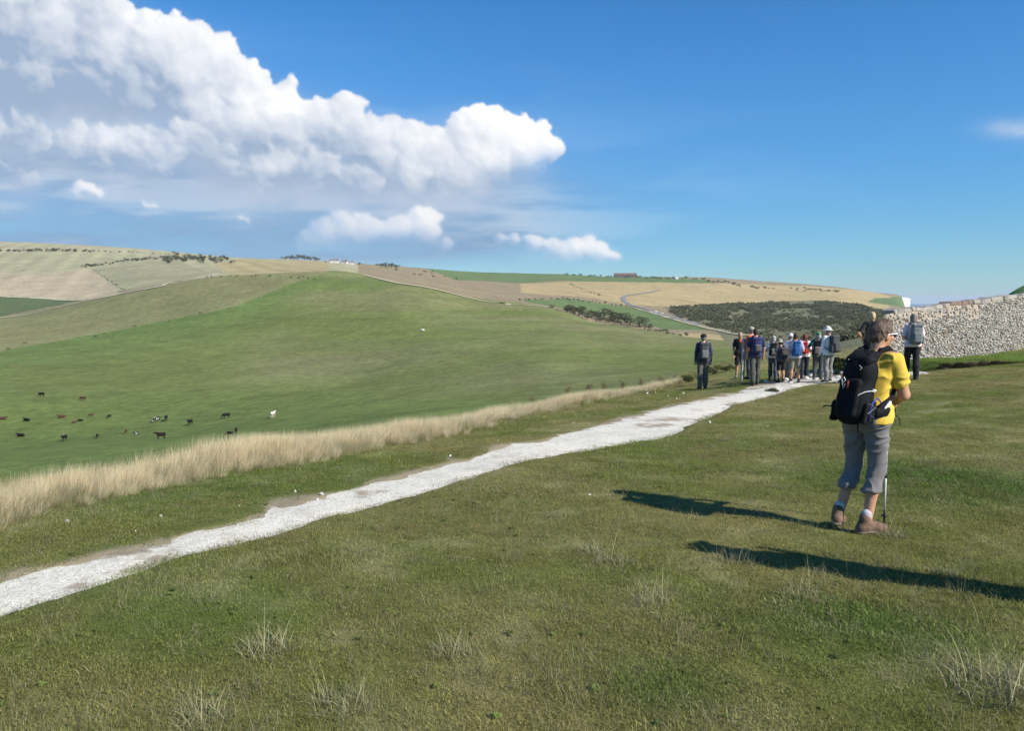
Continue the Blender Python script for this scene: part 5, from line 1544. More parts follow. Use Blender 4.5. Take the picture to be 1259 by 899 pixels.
    if ht:
        kind, hm = ht; S = SDF()
        if kind == 'cap':
            S.ell(HP(0, -.014, .048), (.098, .114, .092), .01, rot=y).cap(HP(0, .09, .035), HP(0, .15, .022), .055, .045, k=.01, S=(1, 1, 5.5)); S.box(HP(0, -.01, -.03), (.2, .2, .052), .01, sub=True, rot=y)
        else:
            S.ell(HP(0, -.014, .06), (.100, .116, .084), .015, rot=y).cap(HP(0, -.012, .07), HP(0, -.012, .10), .070, .060, k=.03)
            S.ell(HP(0, -.008, .030), (.158, .172, .016), .03, rot=y); S.box(HP(0, -.01, -.055), (.085, .10, .075), .03, sub=True, rot=y)
        link('cap' if kind == 'cap' else 'sun_hat', S.mesh('hat', fine * .7, hm, wrinkle(.002, 16, 16, 4), xf), root)
    if c.get('eyes'):
        for x in (-1, 1):
            S = SDF(); S.ell(HP(.030 * x, .077, .004), (.013, .010, .010), 0); link('eye', S.mesh('eye', .004, mat('eye_white', (.55, .5, .46), .3, .1), None, xf), root)
    if c.get('scarf') is not None:
        S = SDF()
        for a in range(14):
            t0, t1 = a / 14 * 6.283, (a + 1) / 14 * 6.283
            S.cap((.075 * math.sin(t0), -.01 + .075 * math.cos(t0), 1.43 - .02 * math.cos(t0)), (.075 * math.sin(t1), -.01 + .075 * math.cos(t1), 1.43 - .02 * math.cos(t1)), .022, k=.015)
        S.ell((0, .10, 1.37), (.07, .035, .07), .02)
        link('scarf', S.mesh('scarf', fine, c['scarf'], wrinkle(.004, 14, 14, 6), xf), root)
    return root, P_, p, sc
def straps(S, k, w_=.02):
    for x in (-1, 1):
        pts = [(.075 * x, -.165, 1.40), (.085 * x, -.11, 1.468), (.095 * x, -.02, 1.482), (.10 * x, .07, 1.44), (.115 * x, .125, 1.34), (.13 * x, .12, 1.22), (.155 * x, .04, 1.10), (.14 * x, -.10, 1.02)]
        for a, b in zip(pts[:-1], pts[1:]): S.cap(a, b, w_, k=.01)
    return S
def backpack(P_, root, label, pm, acc=None, size=1.0, wide=1.0, drop=0.0):
    """a rucksack with body, lid, front pocket, side pockets and shoulder straps"""
    h = P_.c.get('h', .013); z0 = 1.18 - drop
    base = np.array((0, -.24, z0 - .25 * size)); bb = P_.bend(base[None])[0]
    M4 = root.matrix_basis if hasattr(root, 'matrix_basis') else None
    m4 = Matrix.Translation(root.location) @ Euler(root.rotation_euler).to_matrix().to_4x4() @ Matrix.Scale(root.scale[0], 4)
    t = empty('backpack', m4 @ Vector(bb), root.rotation_euler[2], label, 'backpack', None, root.scale[0])
    xf = lambda V: P_.bend(V) - bb
    S = SDF(); S.box((0, -.235, z0), (.148 * wide, .098 * size, .235 * size), .075).ell((0, -.26, z0 - .09), (.15 * wide, .105, .16 * size), .05)
    link('main_compartment', S.mesh('pack', h, pm, wrinkle(.006, 8, 8, 7), xf), t)
    S = SDF(); S.box((0, -.235, z0 + .235 * size), (.140 * wide, .105 * size, .048), .045); link('lid', S.mesh('lid', h, pm, wrinkle(.005, 10, 10, 8), xf), t)
    S = SDF(); S.box((0, -.335 - .01 * size, z0 - .07), (.105 * wide, .034, .125 * size), .03); link('front_pocket', S.mesh('pocket', h, acc or pm, wrinkle(.004, 10, 12, 9), xf), t)
    for x in (-1, 1):
        S = SDF(); S.box((.155 * wide * x, -.24, z0 - .13), (.03, .075, .10 * size), .025); link('side_pocket', S.mesh('side', h, pm, None, xf), t)
    S = straps(SDF(), 0); link('shoulder_strap', S.mesh('strap', h, pm, None, xf), t)
    return t
black = cloth('black', (.020, .020, .021)); navy = cloth('navy', (.035, .042, .085)); dgrey = cloth('dark_grey', (.075, .077, .08)); mgrey = cloth('mid_grey', (.15, .155, .16)); khaki = cloth('khaki', (.21, .19, .14))
white = cloth('white', (.74, .74, .74), .06); bluegrey = cloth('blue_grey', (.085, .095, .125)); stone = cloth('stone', (.21, .205, .18)); browng = cloth('brown_grey', (.115, .102, .092)); beige = cloth('beige', (.38, .33, .25)); olive = cloth('dark_olive', (.085, .085, .072))
lav = cloth('lavender', (.46, .47, .58)); teal = cloth('teal', (.01, .13, .115)); red = cloth('red', (.42, .03, .03)); orange = cloth('orange_red', (.5, .10, .04)); pink = cloth('pale_pink', (.70, .58, .60)); bluep = cloth('bright_blue', (.03, .10, .26)); pgrey = cloth('pack_grey', (.17, .185, .18)); hatw = cloth('hat_white', (.62, .61, .57), .08); green = cloth('cap_green', (.10, .22, .12))
hairg = mat('grey_hair', (.20, .175, .155), .6, .3, 60, .5, bscale=200); hairb = mat('brown_hair', (.07, .045, .03), .6, .3, 60, .5, bscale=200); hairbl = mat('blonde_hair', (.50, .36, .19), .55, .3, 60, .5, bscale=200); hairr = mat('red_hair', (.16, .04, .02), .6, .3, 60, .5, bscale=200); hairw = mat('white_hair', (.36, .34, .32), .6, .2, 60, .5, bscale=200)
walk = {1: (.09, .10, -6), -1: (-.09, -.16, 6)}; walk2 = {1: (.09, -.14, -8), -1: (-.09, .12, 6)}
r_, P_, p_, s_ = build_person('man in black cap and navy fleece on the grass left of the group', 864, 479, 411, -6, dict(shirt=navy, pants=browng, sleeve=.97, hat=('cap', black), hair=('short', hairg), feet={1: (.08, .08, -10), -1: (-.10, -.05, 12)}, arms=('down', 'down'), wr=.009, hem=.84))
backpack(P_, r_, 'slim grey backpack on the man in the black cap', dgrey, pgrey, .95, .9)
r_, P_, p_, s_ = build_person('bald man in black T-shirt, shorts and red scarf facing us by the post', 909, 465, 408.5, 172, dict(shirt=black, pants=black, legs='shorts', sleeve=.33, hair=('fringe', hairw), skin=SKINT, eyes=True, scarf=orange, arms=('down', 'down'), sock=mgrey, shoe=mgrey))
r_, P_, p_, s_ = build_person('tall man in a navy short-sleeved shirt walking down the chalk path', 928, 473, 404, -4, dict(shirt=navy, pants=olive, sleeve=.40, hair=('short', hairb), skin=SKINT, feet=walk, arms=('down', 'down'), w=1.12, fat=1.08, hem=.82))
backpack(P_, r_, 'small navy backpack on the tall man in the navy shirt', cloth('pack_navy', (.04, .043, .12)), browng, .82, .85, -.02)
r_, P_, p_, s_ = build_person('person in a beige cap and orange jacket, half hidden behind the tall man', 923, 466.5, 402.5, 30, dict(shirt=orange, pants=dgrey, sleeve=.97, hat=('cap', beige), hair=('short', hairg), arms=('front', 'front')))
r_, P_, p_, s_ = build_person('grey-haired person in white shirt and blue-grey trousers, right of the tall man', 950, 467.5, 413, -14, dict(shirt=white, pants=bluegrey, sleeve=.42, hair=('bob', hairw), fem=True, feet=walk2, arms=('strap', 'strap')))
backpack(P_, r_, 'black and grey backpack on the grey-haired person in white', black, pgrey, .95, .95)
r_, P_, p_, s_ = build_person('woman in a beige sun hat, dark top and black shorts, hand raised to her face', 960, 470.5, 418, 12, dict(shirt=dgrey, pants=black, legs='shorts', sleeve=.25, hat=('hat', beige), hair=('short', hairb), skin=SKINT, fem=True, arms=('up', 'front'), sock=dgrey, lean=((0, 0), (.08, 0), (.12, 0))))
backpack(P_, r_, 'dark grey rucksack on the woman in the beige sun hat', cloth('pack_charcoal', (.055, .055, .058)), None, .9, 1.0, .05)
r_, P_, p_, s_ = build_person('person in lavender shirt and khaki shorts in the middle of the group', 977, 471.5, 410, -10, dict(shirt=lav, pants=khaki, legs='shorts', sleeve=.40, hair=('short', hairb), skin=SKINT, feet={1: (.13, .02, -8), -1: (-.13, .0, 10)}, arms=('front', 'down'), fat=1.06, sock=mgrey))
backpack(P_, r_, 'bright blue backpack with a pale side pouch on the person in lavender', bluep, bluep, .95, .85)
r_, P_, p_, s_ = build_person('person in a white cap and white top, half hidden left of the lavender shirt', 971, 466, 410.5, -35, dict(shirt=white, pants=stone, sleeve=.45, hat=('cap', white), hair=('short', hairg), arms=('front', 'front')))
r_, P_, p_, s_ = build_person('red-haired woman in a white top, right of the lavender shirt', 988, 466.5, 411, -18, dict(shirt=white, pants=cloth('dark_navy_trousers', (.02, .022, .035)), sleeve=.40, hair=('long', hairr), fem=True, w=.9, arms=('down', 'front'), feet=walk))
backpack(P_, r_, 'red backpack on the red-haired woman', red, red, .8, .8)
r_, P_, p_, s_ = build_person('person in a green cap and teal top with a hand on the hip', 1005, 468.5, 409.5, -24, dict(shirt=teal, pants=dgrey, sleeve=.40, hat=('cap', green), hair=('bob', hairw), arms=('front', 'hips'), w=.95))
backpack(P_, r_, 'black backpack on the person in the green cap', black, cloth('pack_pinkgrey', (.32, .22, .2)), .95, .95, .03)
r_, P_, p_, s_ = build_person('man in white sun hat and white long-sleeved shirt at the right of the group', 1018, 470.5, 402.5, 24, dict(shirt=white, pants=stone, sleeve=.97, hat=('hat', hatw), hair=('short', hairg), feet={1: (.13, .06, -10), -1: (-.12, -.04, 10)}, arms=('front', 'fore'), wr=.009, lean=((0, 0), (.03, 0), (.05, 0))))
backpack(P_, r_, 'dark grey backpack on the man in the white sun hat', cloth('pack_grey_dark', (.06, .063, .062)), None, 1.0, 1.0)
r_, P_, p_, s_ = build_person('blonde woman in a black T-shirt beyond the woman in yellow', 1070, 462.5, 384, -8, dict(shirt=black, pants=black, sleeve=.40, hair=('pony', hairbl), skin=SKINT, fem=True, w=.95, arms=('down', 'hips')))
r_, P_, p_, s_ = build_person('person in a pale pink shirt and dark trousers walking along the wall', 1119, 467, 386.5, -8, dict(shirt=pink, pants=black, sleeve=.40, hair=('bob', hairg), fem=True, feet=walk2, arms=('down', 'front'), lean=((.0, .03), (.03, .05), (.05, .05))))
backpack(P_, r_, 'light grey backpack on the person in the pale pink shirt', pgrey, pgrey, 1.0, .95)
# somebody just beyond the right edge whose shadow lies across the foreground
r_, P_, p_, s_ = build_person('walker in a dark jacket at the right edge, whose long shadow crosses the foreground', 0, 0, 0, 10, dict(shirt=navy, pants=khaki, sleeve=.97, hat=('cap', dgrey), hair=('short', hairb), arms=('strap', 'strap'), h=.016), pos=(3.42, 4.42), hgt=1.74)

# ------------------------------------------------------------------ the woman in yellow, close by
yellow = cloth('yellow_tshirt', (.66, .45, .06), .08, .85, .2, 400); capri = cloth('grey_capri', (.185, .174, .168), .12, .85, .25, 400)
boot_m = mat('brown_suede', (.17, .105, .07), .9, .3, 25, .4); sole_m = mat('boot_sole', (.16, .125, .10), .9, .3, 20, .3); sock_m = cloth('sock', (.50, .49, .50), .1, .95, .4, 300)
hair_m = mat('greying_brown_hair', (.165, .105, .07), .5, .45, 26, .5, bscale=160, col2=(.08, .057, .043))
WRZ = -52
pole_w = gpt(1087, 644)
fw = (gpt(1060, 656) + gpt(1034, 650)) / 2
scW = 1.66 / 1.70
loc_pole = rz2((pole_w - fw) / scW, -R(WRZ))
LEAN = ((.14, .02), (.25, .03), (.275, .03))
bz = lambda z: (np.interp(z, (0, .9, 1.4, 1.62), (0, LEAN[0][0], LEAN[1][0], LEAN[2][0])), np.interp(z, (0, .9, 1.4, 1.62), (0, LEAN[0][1], LEAN[1][1], LEAN[2][1])))
hz = 1.03; dy_, dx_ = bz(hz)
grip = np.array((loc_pole[0] - dx_, loc_pole[1] - dy_, hz))
shR = np.array((.163, -.01, 1.395)); shL = shR * np.array((-1, 1, 1))
wrR = grip + np.array((.085, -.075, .005)) * 1.0; wrL = grip + np.array((-.085, -.07, .03))
elR = shR + np.array((.055, .115, -.285)); elL = shL + np.array((-.08, .03, -.285))
arm_ = (((elR - shR) * 1, (wrR - shR)), (((elL - shL) * np.array((-1, 1, 1))), ((wrL - shL) * np.array((-1, 1, 1)))))
r_, P_, p_, s_ = build_person('woman in a yellow T-shirt and grey cropped trousers leaning on a walking pole', 0, 0, 0, WRZ,
    dict(shirt=yellow, pants=capri, legs='capri', cut=.335, sleeve=.31, hair=None, skin=SKINT, fem=True, w=.96, fat=1.0, legf=.94, cuff=-.002, h=.0075, wr=.010, hem=.885, curl=.9, yaw=-16, eyes=True,
         feet={1: (.112, .015, -26), -1: (-.112, -.015, 22)}, heel={-1: .16}, lift={-1: .03}, knee={1: .07, -1: .10}, arms=arm_, shoe=boot_m, sole=sole_m, sock=sock_m, lean=LEAN), pos=(fw[0], fw[1]), hgt=1.66)
HP = P_.hp; y = (0, 0, P_.yaw); xf = P_.bend
S = SDF(); S.ell(HP(0, -.018, .036), (.082, .098, .090), .02, rot=y).ell(HP(0, -.060, -.012), (.068, .050, .050), .03, rot=y).ell(HP(.0, .03, .095), (.055, .055, .034), .03, rot=y)
S.box(HP(0, .125, -.045), (.10, .075, .085), .03, sub=True, rot=y); S.box(HP(0, .045, -.095), (.12, .062, .080), .02, sub=True, rot=y); S.box(HP(.10, .035, -.03), (.035, .05, .045), .015, sub=True, rot=y); S.box(HP(-.10, .035, -.03), (.035, .05, .045), .015, sub=True, rot=y)
hm_ = S.mesh('hair', .006, hair_m, wrinkle(.006, 30, 16, 12), xf); ho = link('hair', hm_, r_)
# loose strands that follow the crop from the crown outward
co = np.array([v.co for v in hm_.vertices]); no = np.array([v.normal for v in hm_.vertices])
crown = xf(HP(.01, -.05, .125)[None])[0]; rs_ = np.random.default_rng(5); V, Fc = [], []
for i in rs_.choice(len(co), 1900):
    q, n = co[i], no[i]; d = q - crown; d -= n * (d @ n); d /= np.linalg.norm(d) + 1e-6; d = d + rs_.normal(0, .25, 3) + np.array((0, 0, -.25)); d /= np.linalg.norm(d)
    sd_ = np.cross(d, n); sd_ /= np.linalg.norm(sd_) + 1e-6; L = rs_.uniform(.012, .030); k = len(V); wd = .0011
    for t_ in (0, .5, 1): c_ = q + d * L * t_ + n * (.002 + .007 * t_ * rs_.uniform(.3, 1)); V += [c_ - sd_ * wd * (1.1 - t_), c_ + sd_ * wd * (1.1 - t_)]
    Fc += [(k, k + 1, k + 3, k + 2), (k + 2, k + 3, k + 5, k + 4)]
link('hair_strand', mesh_np('hair_strand', V, Fc, True, mat('hair_strand', (.23, .15, .10), .5, .5, 40, 0, col2=(.085, .055, .038))), ho)['kind'] = 'stuff'
# sunglasses with white arms
S = SDF()
for x in (-1, 1): S.cap(HP(.081 * x, -.012, .006), HP(.078 * x, .085, .012), .0042, .006, k=0)
S.cap(HP(-.075, .092, .014), HP(.075, .092, .014), .006, k=0).cap(HP(.075, .092, .014), HP(.078, .085, .012), .006, k=0).cap(HP(-.075, .092, .014), HP(-.078, .085, .012), .006, k=0)
for k in (1, -1):          # laces over the tongue
    f_, a_ = P_.foot[k]; A_ = P_.ank[k]; b = MB()
    for q in range(5):
        yb, zb = .020 + q * .019, .004 - q * .0085
        b.tube([A_ + rz2((-.022, yb, zb - .004), a_), A_ + rz2((0, yb + .006, zb + .012), a_), A_ + rz2((.022, yb, zb - .004), a_)], .0035, 5)
    b.obj('laces', mat('dark_laces', (.03, .025, .02), .8, .2), r_, True)['kind'] = 'stuff'
go = link('sunglasses', S.mesh('sunglasses', .003, mat('white_plastic', (.75, .75, .75), .4, .05), None, xf), r_)
for x in (-1, 1):
    S = SDF(); S.ell(HP(.036 * x, .095, -.006), (.030, .006, .020), 0, rot=y); link('lens', S.mesh('lens', .0035, mat('dark_lens', (.01, .01, .012), .15, .1, spec=.6), None, xf), go)
# collar and sleeve hems, turn-ups
S = SDF()
for a in range(20):
    t0, t1 = a / 20 * 6.283, (a + 1) / 20 * 6.283
    S.cap((.068 * math.sin(t0), -.018 + .066 * math.cos(t0), 1.447 - .012 * math.cos(t0)), (.068 * math.sin(t1), -.018 + .066 * math.cos(t1), 1.447 - .012 * math.cos(t1)), .008, k=.004)
link('collar', S.mesh('collar', .005, yellow, None, xf), r_)
for k in (1, -1):
    n_, a_ = P_.knee[k], P_.ank[k]; t_ = (n_[2] - .342) / (n_[2] - a_[2]); c_ = n_ + (a_ - n_) * t_ + np.array((0, -.012, 0))
    S = SDF(); S.cap(c_, c_ + np.array((0, 0, .035)), .070, .070, k=.01); S.plane((0, 0, -1), -.328).plane((0, 0, 1), .372)
    link('turn_up', S.mesh('turn_up', .0075, capri, wrinkle(.005, 18, 10, 15), xf), r_)
# her rucksack
pk = mat('pack_black_nylon', (.010, .0105, .012), .75, .3, 9, .25, spec=.12, bscale=220); cord = mat('pale_cord', (.62, .62, .60), .6, .1); blue = mat('blue_webbing', (.03, .05, .30), .7, .2, 60); greyc = cloth('grey_trim', (.06, .062, .066))
bb = P_.bend(np.array((0, -.25, .90))[None])[0]
m4 = Matrix.Translation(r_.location) @ Euler(r_.rotation_euler).to_matrix().to_4x4() @ Matrix.Scale(r_.scale[0], 4)
t = empty('backpack', m4 @ Vector(bb), r_.rotation_euler[2], 'black rucksack with pale cords and blue straps on the woman in yellow', 'backpack', None, r_.scale[0])
xb = lambda V: P_.bend(V) - bb
hb = .0075
S = SDF(); S.box((0, -.225, 1.14), (.122, .098, .235), .08).ell((0, -.255, 1.05), (.134, .112, .16), .06); S.ell((0, -.225, 1.34), (.112, .098, .12), .06)
link('main_compartment', S.mesh('pack', hb, pk, wrinkle(.007, 9, 7, 7), xb), t)
S = SDF(); S.box((0, -.225, 1.405), (.108, .100, .046), .045, rot=(.34, 0, 0)); lid = link('lid', S.mesh('lid', hb, pk, wrinkle(.008, 12, 12, 8), xb), t)
S = SDF(); S.box((-.003, -.338, 1.10), (.088, .030, .150), .03, rot=(-.08, 0, 0)); fp = link('front_pocket', S.mesh('pocket', hb, pk, wrinkle(.006, 10, 9, 9), xb), t)
for x in (-1, 1):
    S = SDF(); S.box((.130 * x, -.240, .99), (.022, .078, .085), .022); link('side_pocket', S.mesh('side', hb, pk, wrinkle(.005, 12, 9, 11), xb), t)
S = straps(SDF(), 0, .021); link('shoulder_strap', S.mesh('strap', hb, pk, None, xb), t)
S = SDF()
bel = [(.15, -.16, .985), (.172, -.06, .985), (.165, .04, .985), (.12, .115, .98), (.04, .145, .975), (-.04, .145, .975), (-.12, .115, .98), (-.165, .04, .985), (-.172, -.06, .985), (-.15, -.16, .985)]
for a, b in zip(bel[:-1], bel[1:]): S.cap(a, b, .040 if a[1] < .1 and b[1] < .12 else .022, k=.01, S=(1.6, 1.6, 1))
link('hip_belt', S.mesh('hip_belt', hb, pk, wrinkle(.004, 12, 12, 5), xb), t)
def tube_part(name, pts, rad, m, n=6):
    P3 = xb(np.array(pts, float)); return MB().tube(list(P3), rad, n).obj(name, m, t, True)
def zig(x0, x1, y0, z0, z1, k):
    return [((x0 if i % 2 else x1), y0 - .006, z0 + (z1 - z0) * i / k) for i in range(k + 1)]
tube_part('cord', [(-.07, -.362, 1.245), (-.052, -.371, 1.215), (-.032, -.371, 1.24), (-.05, -.366, 1.262), (-.068, -.364, 1.24), (-.045, -.374, 1.19), (-.028, -.375, 1.212), (-.04, -.374, 1.175)], .004, cord)
tube_part('cord', [(.04, -.335, 1.36), (.062, -.33, 1.34), (.052, -.335, 1.32)], .003, cord)
tube_part('cord', [(-.06, -.32, 1.40), (-.09, -.30, 1.375), (-.085, -.31, 1.355)], .003, cord)
tube_part('cord', [(.055, -.362, 1.10), (.085, -.345, 1.135), (.112, -.31, 1.155), (.134, -.26, 1.16), (.138, -.21, 1.15)], .004, cord)
tube_part('elastic', [(.148, -.31, 1.07), (.156, -.19, 1.03), (.156, -.30, .99), (.154, -.19, .95)], .0025, mat('grey_elastic', (.3, .3, .31), .7, .1))
tube_part('webbing', [(.138, -.15, 1.10), (.150, -.24, 1.07), (.158, -.275, .93)], .0055, blue); tube_part('webbing', [(.14, -.14, 1.09), (.15, -.09, 1.05)], .005, blue)
tube_part('webbing', [(-.012, -.364, 1.235), (-.008, -.373, 1.175)], .008, mat('red_tab', (.16, .02, .02), .7, .2))
tube_part('strap_end', [(.08, -.29, .92), (.095, -.30, .87), (.10, -.29, .83)], .006, pk); tube_part('strap_end', [(-.13, -.27, 1.04), (-.17, -.29, 1.015), (-.20, -.29, 1.02), (-.235, -.28, 1.005)], .006, pk)
tube_part('strap_end', [(.17, .06, .975), (.20, .12, .93), (.21, .15, .87)], .007, greyc)
tube_part('buckle', [(.128, -.235, 1.165), (.14, -.205, 1.16)], .009, cord, 8)
P3 = xb(np.array([(.178, -.05, 1.035)]))[0]; b = MB(); b.box(P3, (.006, .052, .011), rz=0, M=Matrix.Rotation(.55, 4, 'X')); b.obj('tag', mat('white_tag', (.75, .75, .74), .6, .05), t)
# walking pole
pz = hz * scW; tp = empty('walking_pole', pole_w, 0, 'grey metal walking pole held by the woman in yellow', 'walking pole')
M_AL = mat('pole_aluminium', (.68, .68, .69), .35, .08, 20, spec=.5); M_BLK = mat('black_plastic', (.02, .02, .022), .5, .2, 20)
gx = m4 @ Vector(P_.bend(grip[None])[0]); top = np.array(gx) - np.array(pole_w)
ax_ = lambda z: (top[0] * z / top[2], top[1] * z / top[2], z)
MB().tube([ax_(.10), ax_(.42)], .0068, 10).obj('shaft', M_AL, tp, True); MB().tube([ax_(.40), ax_(.72)], .0080, 10).obj('shaft', M_AL, tp, True); MB().tube([ax_(.70), ax_(top[2] - .06)], .0092, 10).obj('shaft', M_AL, tp, True)
for z in (.40, .71): MB().tube([ax_(z - .018), ax_(z - .006), ax_(z + .006), ax_(z + .018)], [.011, .0135, .0135, .011], 10).obj('clamp', M_BLK, tp, True)
MB().tube([ax_(-.01), ax_(.05), ax_(.06), ax_(.11)], [.005, .008, .011, .010], 10).obj('tip', M_BLK, tp, True)
MB().tube([ax_(.062), ax_(.070)], [.026, .022], 12).obj('basket', M_BLK, tp, True)
MB().tube([ax_(top[2] - .08), ax_(top[2] - .03), ax_(top[2] + .02), ax_(top[2] + .06), ax_(top[2] + .07)], [.012, .0165, .015, .019, .012], 10).obj('grip', M_BLK, tp, True)
tw = np.array(ax_(top[2] + .05)); MB().tube([tw, tw + (.03, -.02, -.06), tw + (.045, -.03, -.13), tw + (.02, -.03, -.17), tw + (.0, -.01, -.10)], .006, 5).obj('wrist_strap', M_BLK, tp, True)
# ------------------------------------------------------------------ grass: short turf, the tall dry band, tussocks
M_TURF = attr_mat('turf_blades', 'tint', trans=.4); M_DRY = attr_mat('dry_blades', 'tint', trans=.45)
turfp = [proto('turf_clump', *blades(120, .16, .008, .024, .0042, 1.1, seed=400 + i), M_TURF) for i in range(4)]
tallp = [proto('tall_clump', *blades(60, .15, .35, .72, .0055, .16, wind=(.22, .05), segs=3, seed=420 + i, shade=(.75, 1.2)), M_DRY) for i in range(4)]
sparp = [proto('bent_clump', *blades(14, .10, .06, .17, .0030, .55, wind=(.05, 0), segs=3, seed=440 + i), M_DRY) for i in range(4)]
def frustum_pts(n, y0, y1, pad=1.5, pw=1.0):
    Y = (y0 ** (2 - pw) + rng.uniform(size=n) * (y1 ** (2 - pw) - y0 ** (2 - pw))) ** (1 / (2 - pw))
    X = rng.uniform(-.64 * pad, .64 * pad, n) * (Y + .6)
    return X, Y
def turf_field():
    xs, ys = [], []
    for n, a, b in ((12500, 1.7, 6.0), (17000, 6.0, 12.0), (16000, 12.0, 24.0), (11000, 24, 42)):
        X, Y = frustum_pts(n, a, b); xs.append(X); ys.append(Y)
    X, Y = np.concatenate(xs), np.concatenate(ys)
    q, sg = path_dist(X, Y); d, _ = polyline_sd(X, Y, EDGE0)
    nz = (fbm(X * 2.2, Y * 2.2, octs=4, seed=21) - .5) * np.where(sg > 0, 2.5, 1.0); n4 = fbm(X * 1.1, Y * 1.1, octs=3, seed=61)
    wd = np.where(sg > 0, .03 + .22 * sstep(.45, .68, n4), .02)
    creep = (q > -.30) & (fbm(X * 1.7, Y * 1.7, octs=3, seed=67) > .60) & (rng.uniform(size=len(X)) < .7)
    ok = ((q + nz * .22 > .10 + wd * .55 * rng.uniform(size=len(X))) | creep) & (d < 3.0)
    X, Y, d = X[ok], Y[ok], d[ok]
    Z = H(X, Y) - .006; n = len(X)
    C = turf_colour(X, Y)
    s = (.85 + .5 * fbm(X / .9, Y / .9, octs=3, seed=62)) * np.clip(.72 + Y / 40, .75, 1.35)
    lush = np.zeros(n)
    for (x0, y0, r0, st) in LUSH[:5]: lush += st * np.exp(-((X - x0) ** 2 + (Y - y0) ** 2) / r0 ** 2)
    s *= 1 + lush * .35
    # a little bigger in the verge by the tall grass
    s *= 1 + sstep(-3.2, -.8, d) * .9
    C = C * rng.uniform(.7, 1.5, (n, 1))
    dry = rng.uniform(size=n) < .10 + .15 * sstep(-3, -.8, d); C[dry] = np.array((.44, .39, .22)) * rng.uniform(.7, 1.2, (dry.sum(), 1))
    return np.stack([X, Y, Z], 1), np.stack([rng.normal(0, .08, n), rng.normal(0, .08, n), rng.uniform(0, 6.28, n)], 1), s, C
P3, rot, s, C = turf_field()
scatter('turf_grass', P3, rot, s, C, turfp)
# bank in front of the wall
tri = BANKV[BANKQ]; ar = np.linalg.norm(np.cross(tri[:, 2] - tri[:, 0], tri[:, 3] - tri[:, 1]), axis=1)
k_ = rng.choice(len(tri), 2600, p=ar / ar.sum()); u, v = rng.uniform(size=(2, 2600, 1))
pb = (tri[k_, 0] * (1 - u) + tri[k_, 1] * u) * (1 - v) + (tri[k_, 3] * (1 - u) + tri[k_, 2] * u) * v
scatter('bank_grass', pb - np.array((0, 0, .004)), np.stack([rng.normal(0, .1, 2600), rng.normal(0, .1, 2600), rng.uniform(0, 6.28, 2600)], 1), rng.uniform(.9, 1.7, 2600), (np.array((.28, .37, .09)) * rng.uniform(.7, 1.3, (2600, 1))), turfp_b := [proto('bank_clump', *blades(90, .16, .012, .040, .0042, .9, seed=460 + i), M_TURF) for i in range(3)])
# tall dry grass along the break of slope
BAND_T = [(-150, 612), (-60, 598), (0, 590), (100, 572), (200, 551), (300, 534), (400, 516), (500, 502), (600, 490), (700, 477), (760, 468), (812, 461), (850, 456)]
BAND_B = [(-150, 680), (-60, 668), (0, 655), (60, 636), (140, 615), (230, 598), (330, 580), (430, 562), (520, 545), (600, 528), (700, 503), (760, 492), (812, 480), (850, 468)]
Bw = resample(np.array([gpt(p, q)[:2] for p, q in BAND_B]), 200)
bt = np.gradient(Bw, axis=0); bt /= np.linalg.norm(bt, axis=1, keepdims=True); Tw = Bw + np.stack([-bt[:, 1], bt[:, 0]], 1) * np.interp(np.arange(200), (0, 60, 150, 199), (2.0, 2.0, 1.6, .7))[:, None]
n = 8200
i_ = rng.uniform(0, 198.99, n); j = i_.astype(int); f = (i_ - j)[:, None]
A_, B_ = Tw[j] * (1 - f) + Tw[j + 1] * f, Bw[j] * (1 - f) + Bw[j + 1] * f
t_ = rng.uniform(size=n) ** 1.35
aw = A_ - B_
far = A_
Q = far * (1 - t_)[:, None] + B_ * t_[:, None]
X, Y = Q[:, 0], Q[:, 1]
n4 = fbm(X * .8, Y * .8, octs=3, seed=63)
n6 = fbm(X / 2.6, Y / 2.6, octs=3, seed=66)
ok = rng.uniform(size=n) < (1.2 - 1.1 * sstep(.55, .98, t_ + (n4 - .5) * 1.1)) * (.35 + 1.1 * sstep(.3, .6, n6)) * np.interp(i_, (0, 140, 170, 199), (1, 1, .45, .2))
i_ = i_[ok]
X, Y, t_, n4 = X[ok], Y[ok], t_[ok], n4[ok]; n = len(X)
s = (.46 + .50 * n4) * np.interp(i_, (0, 140, 199), (1, .9, .65)) * np.interp(t_, (0, .6, 1), (1.0, .85, .45)) * np.interp(Y, (9, 14, 22, 30), (.85, .9, .95, .95))
C = np.array((.95, .79, .50)) * rng.uniform(.75, 1.15, (n, 1)); g = (rng.uniform(size=n) < .12 + .5 * t_ ** 2); C[g] = np.array((.32, .29, .14)) * rng.uniform(.8, 1.2, (g.sum(), 1))
scatter('tall_dry_grass', np.stack([X, Y, H(X, Y) - .02], 1), np.stack([rng.normal(0, .10, n), rng.normal(.05, .10, n), rng.normal(0, .5, n)], 1), s, C, tallp)
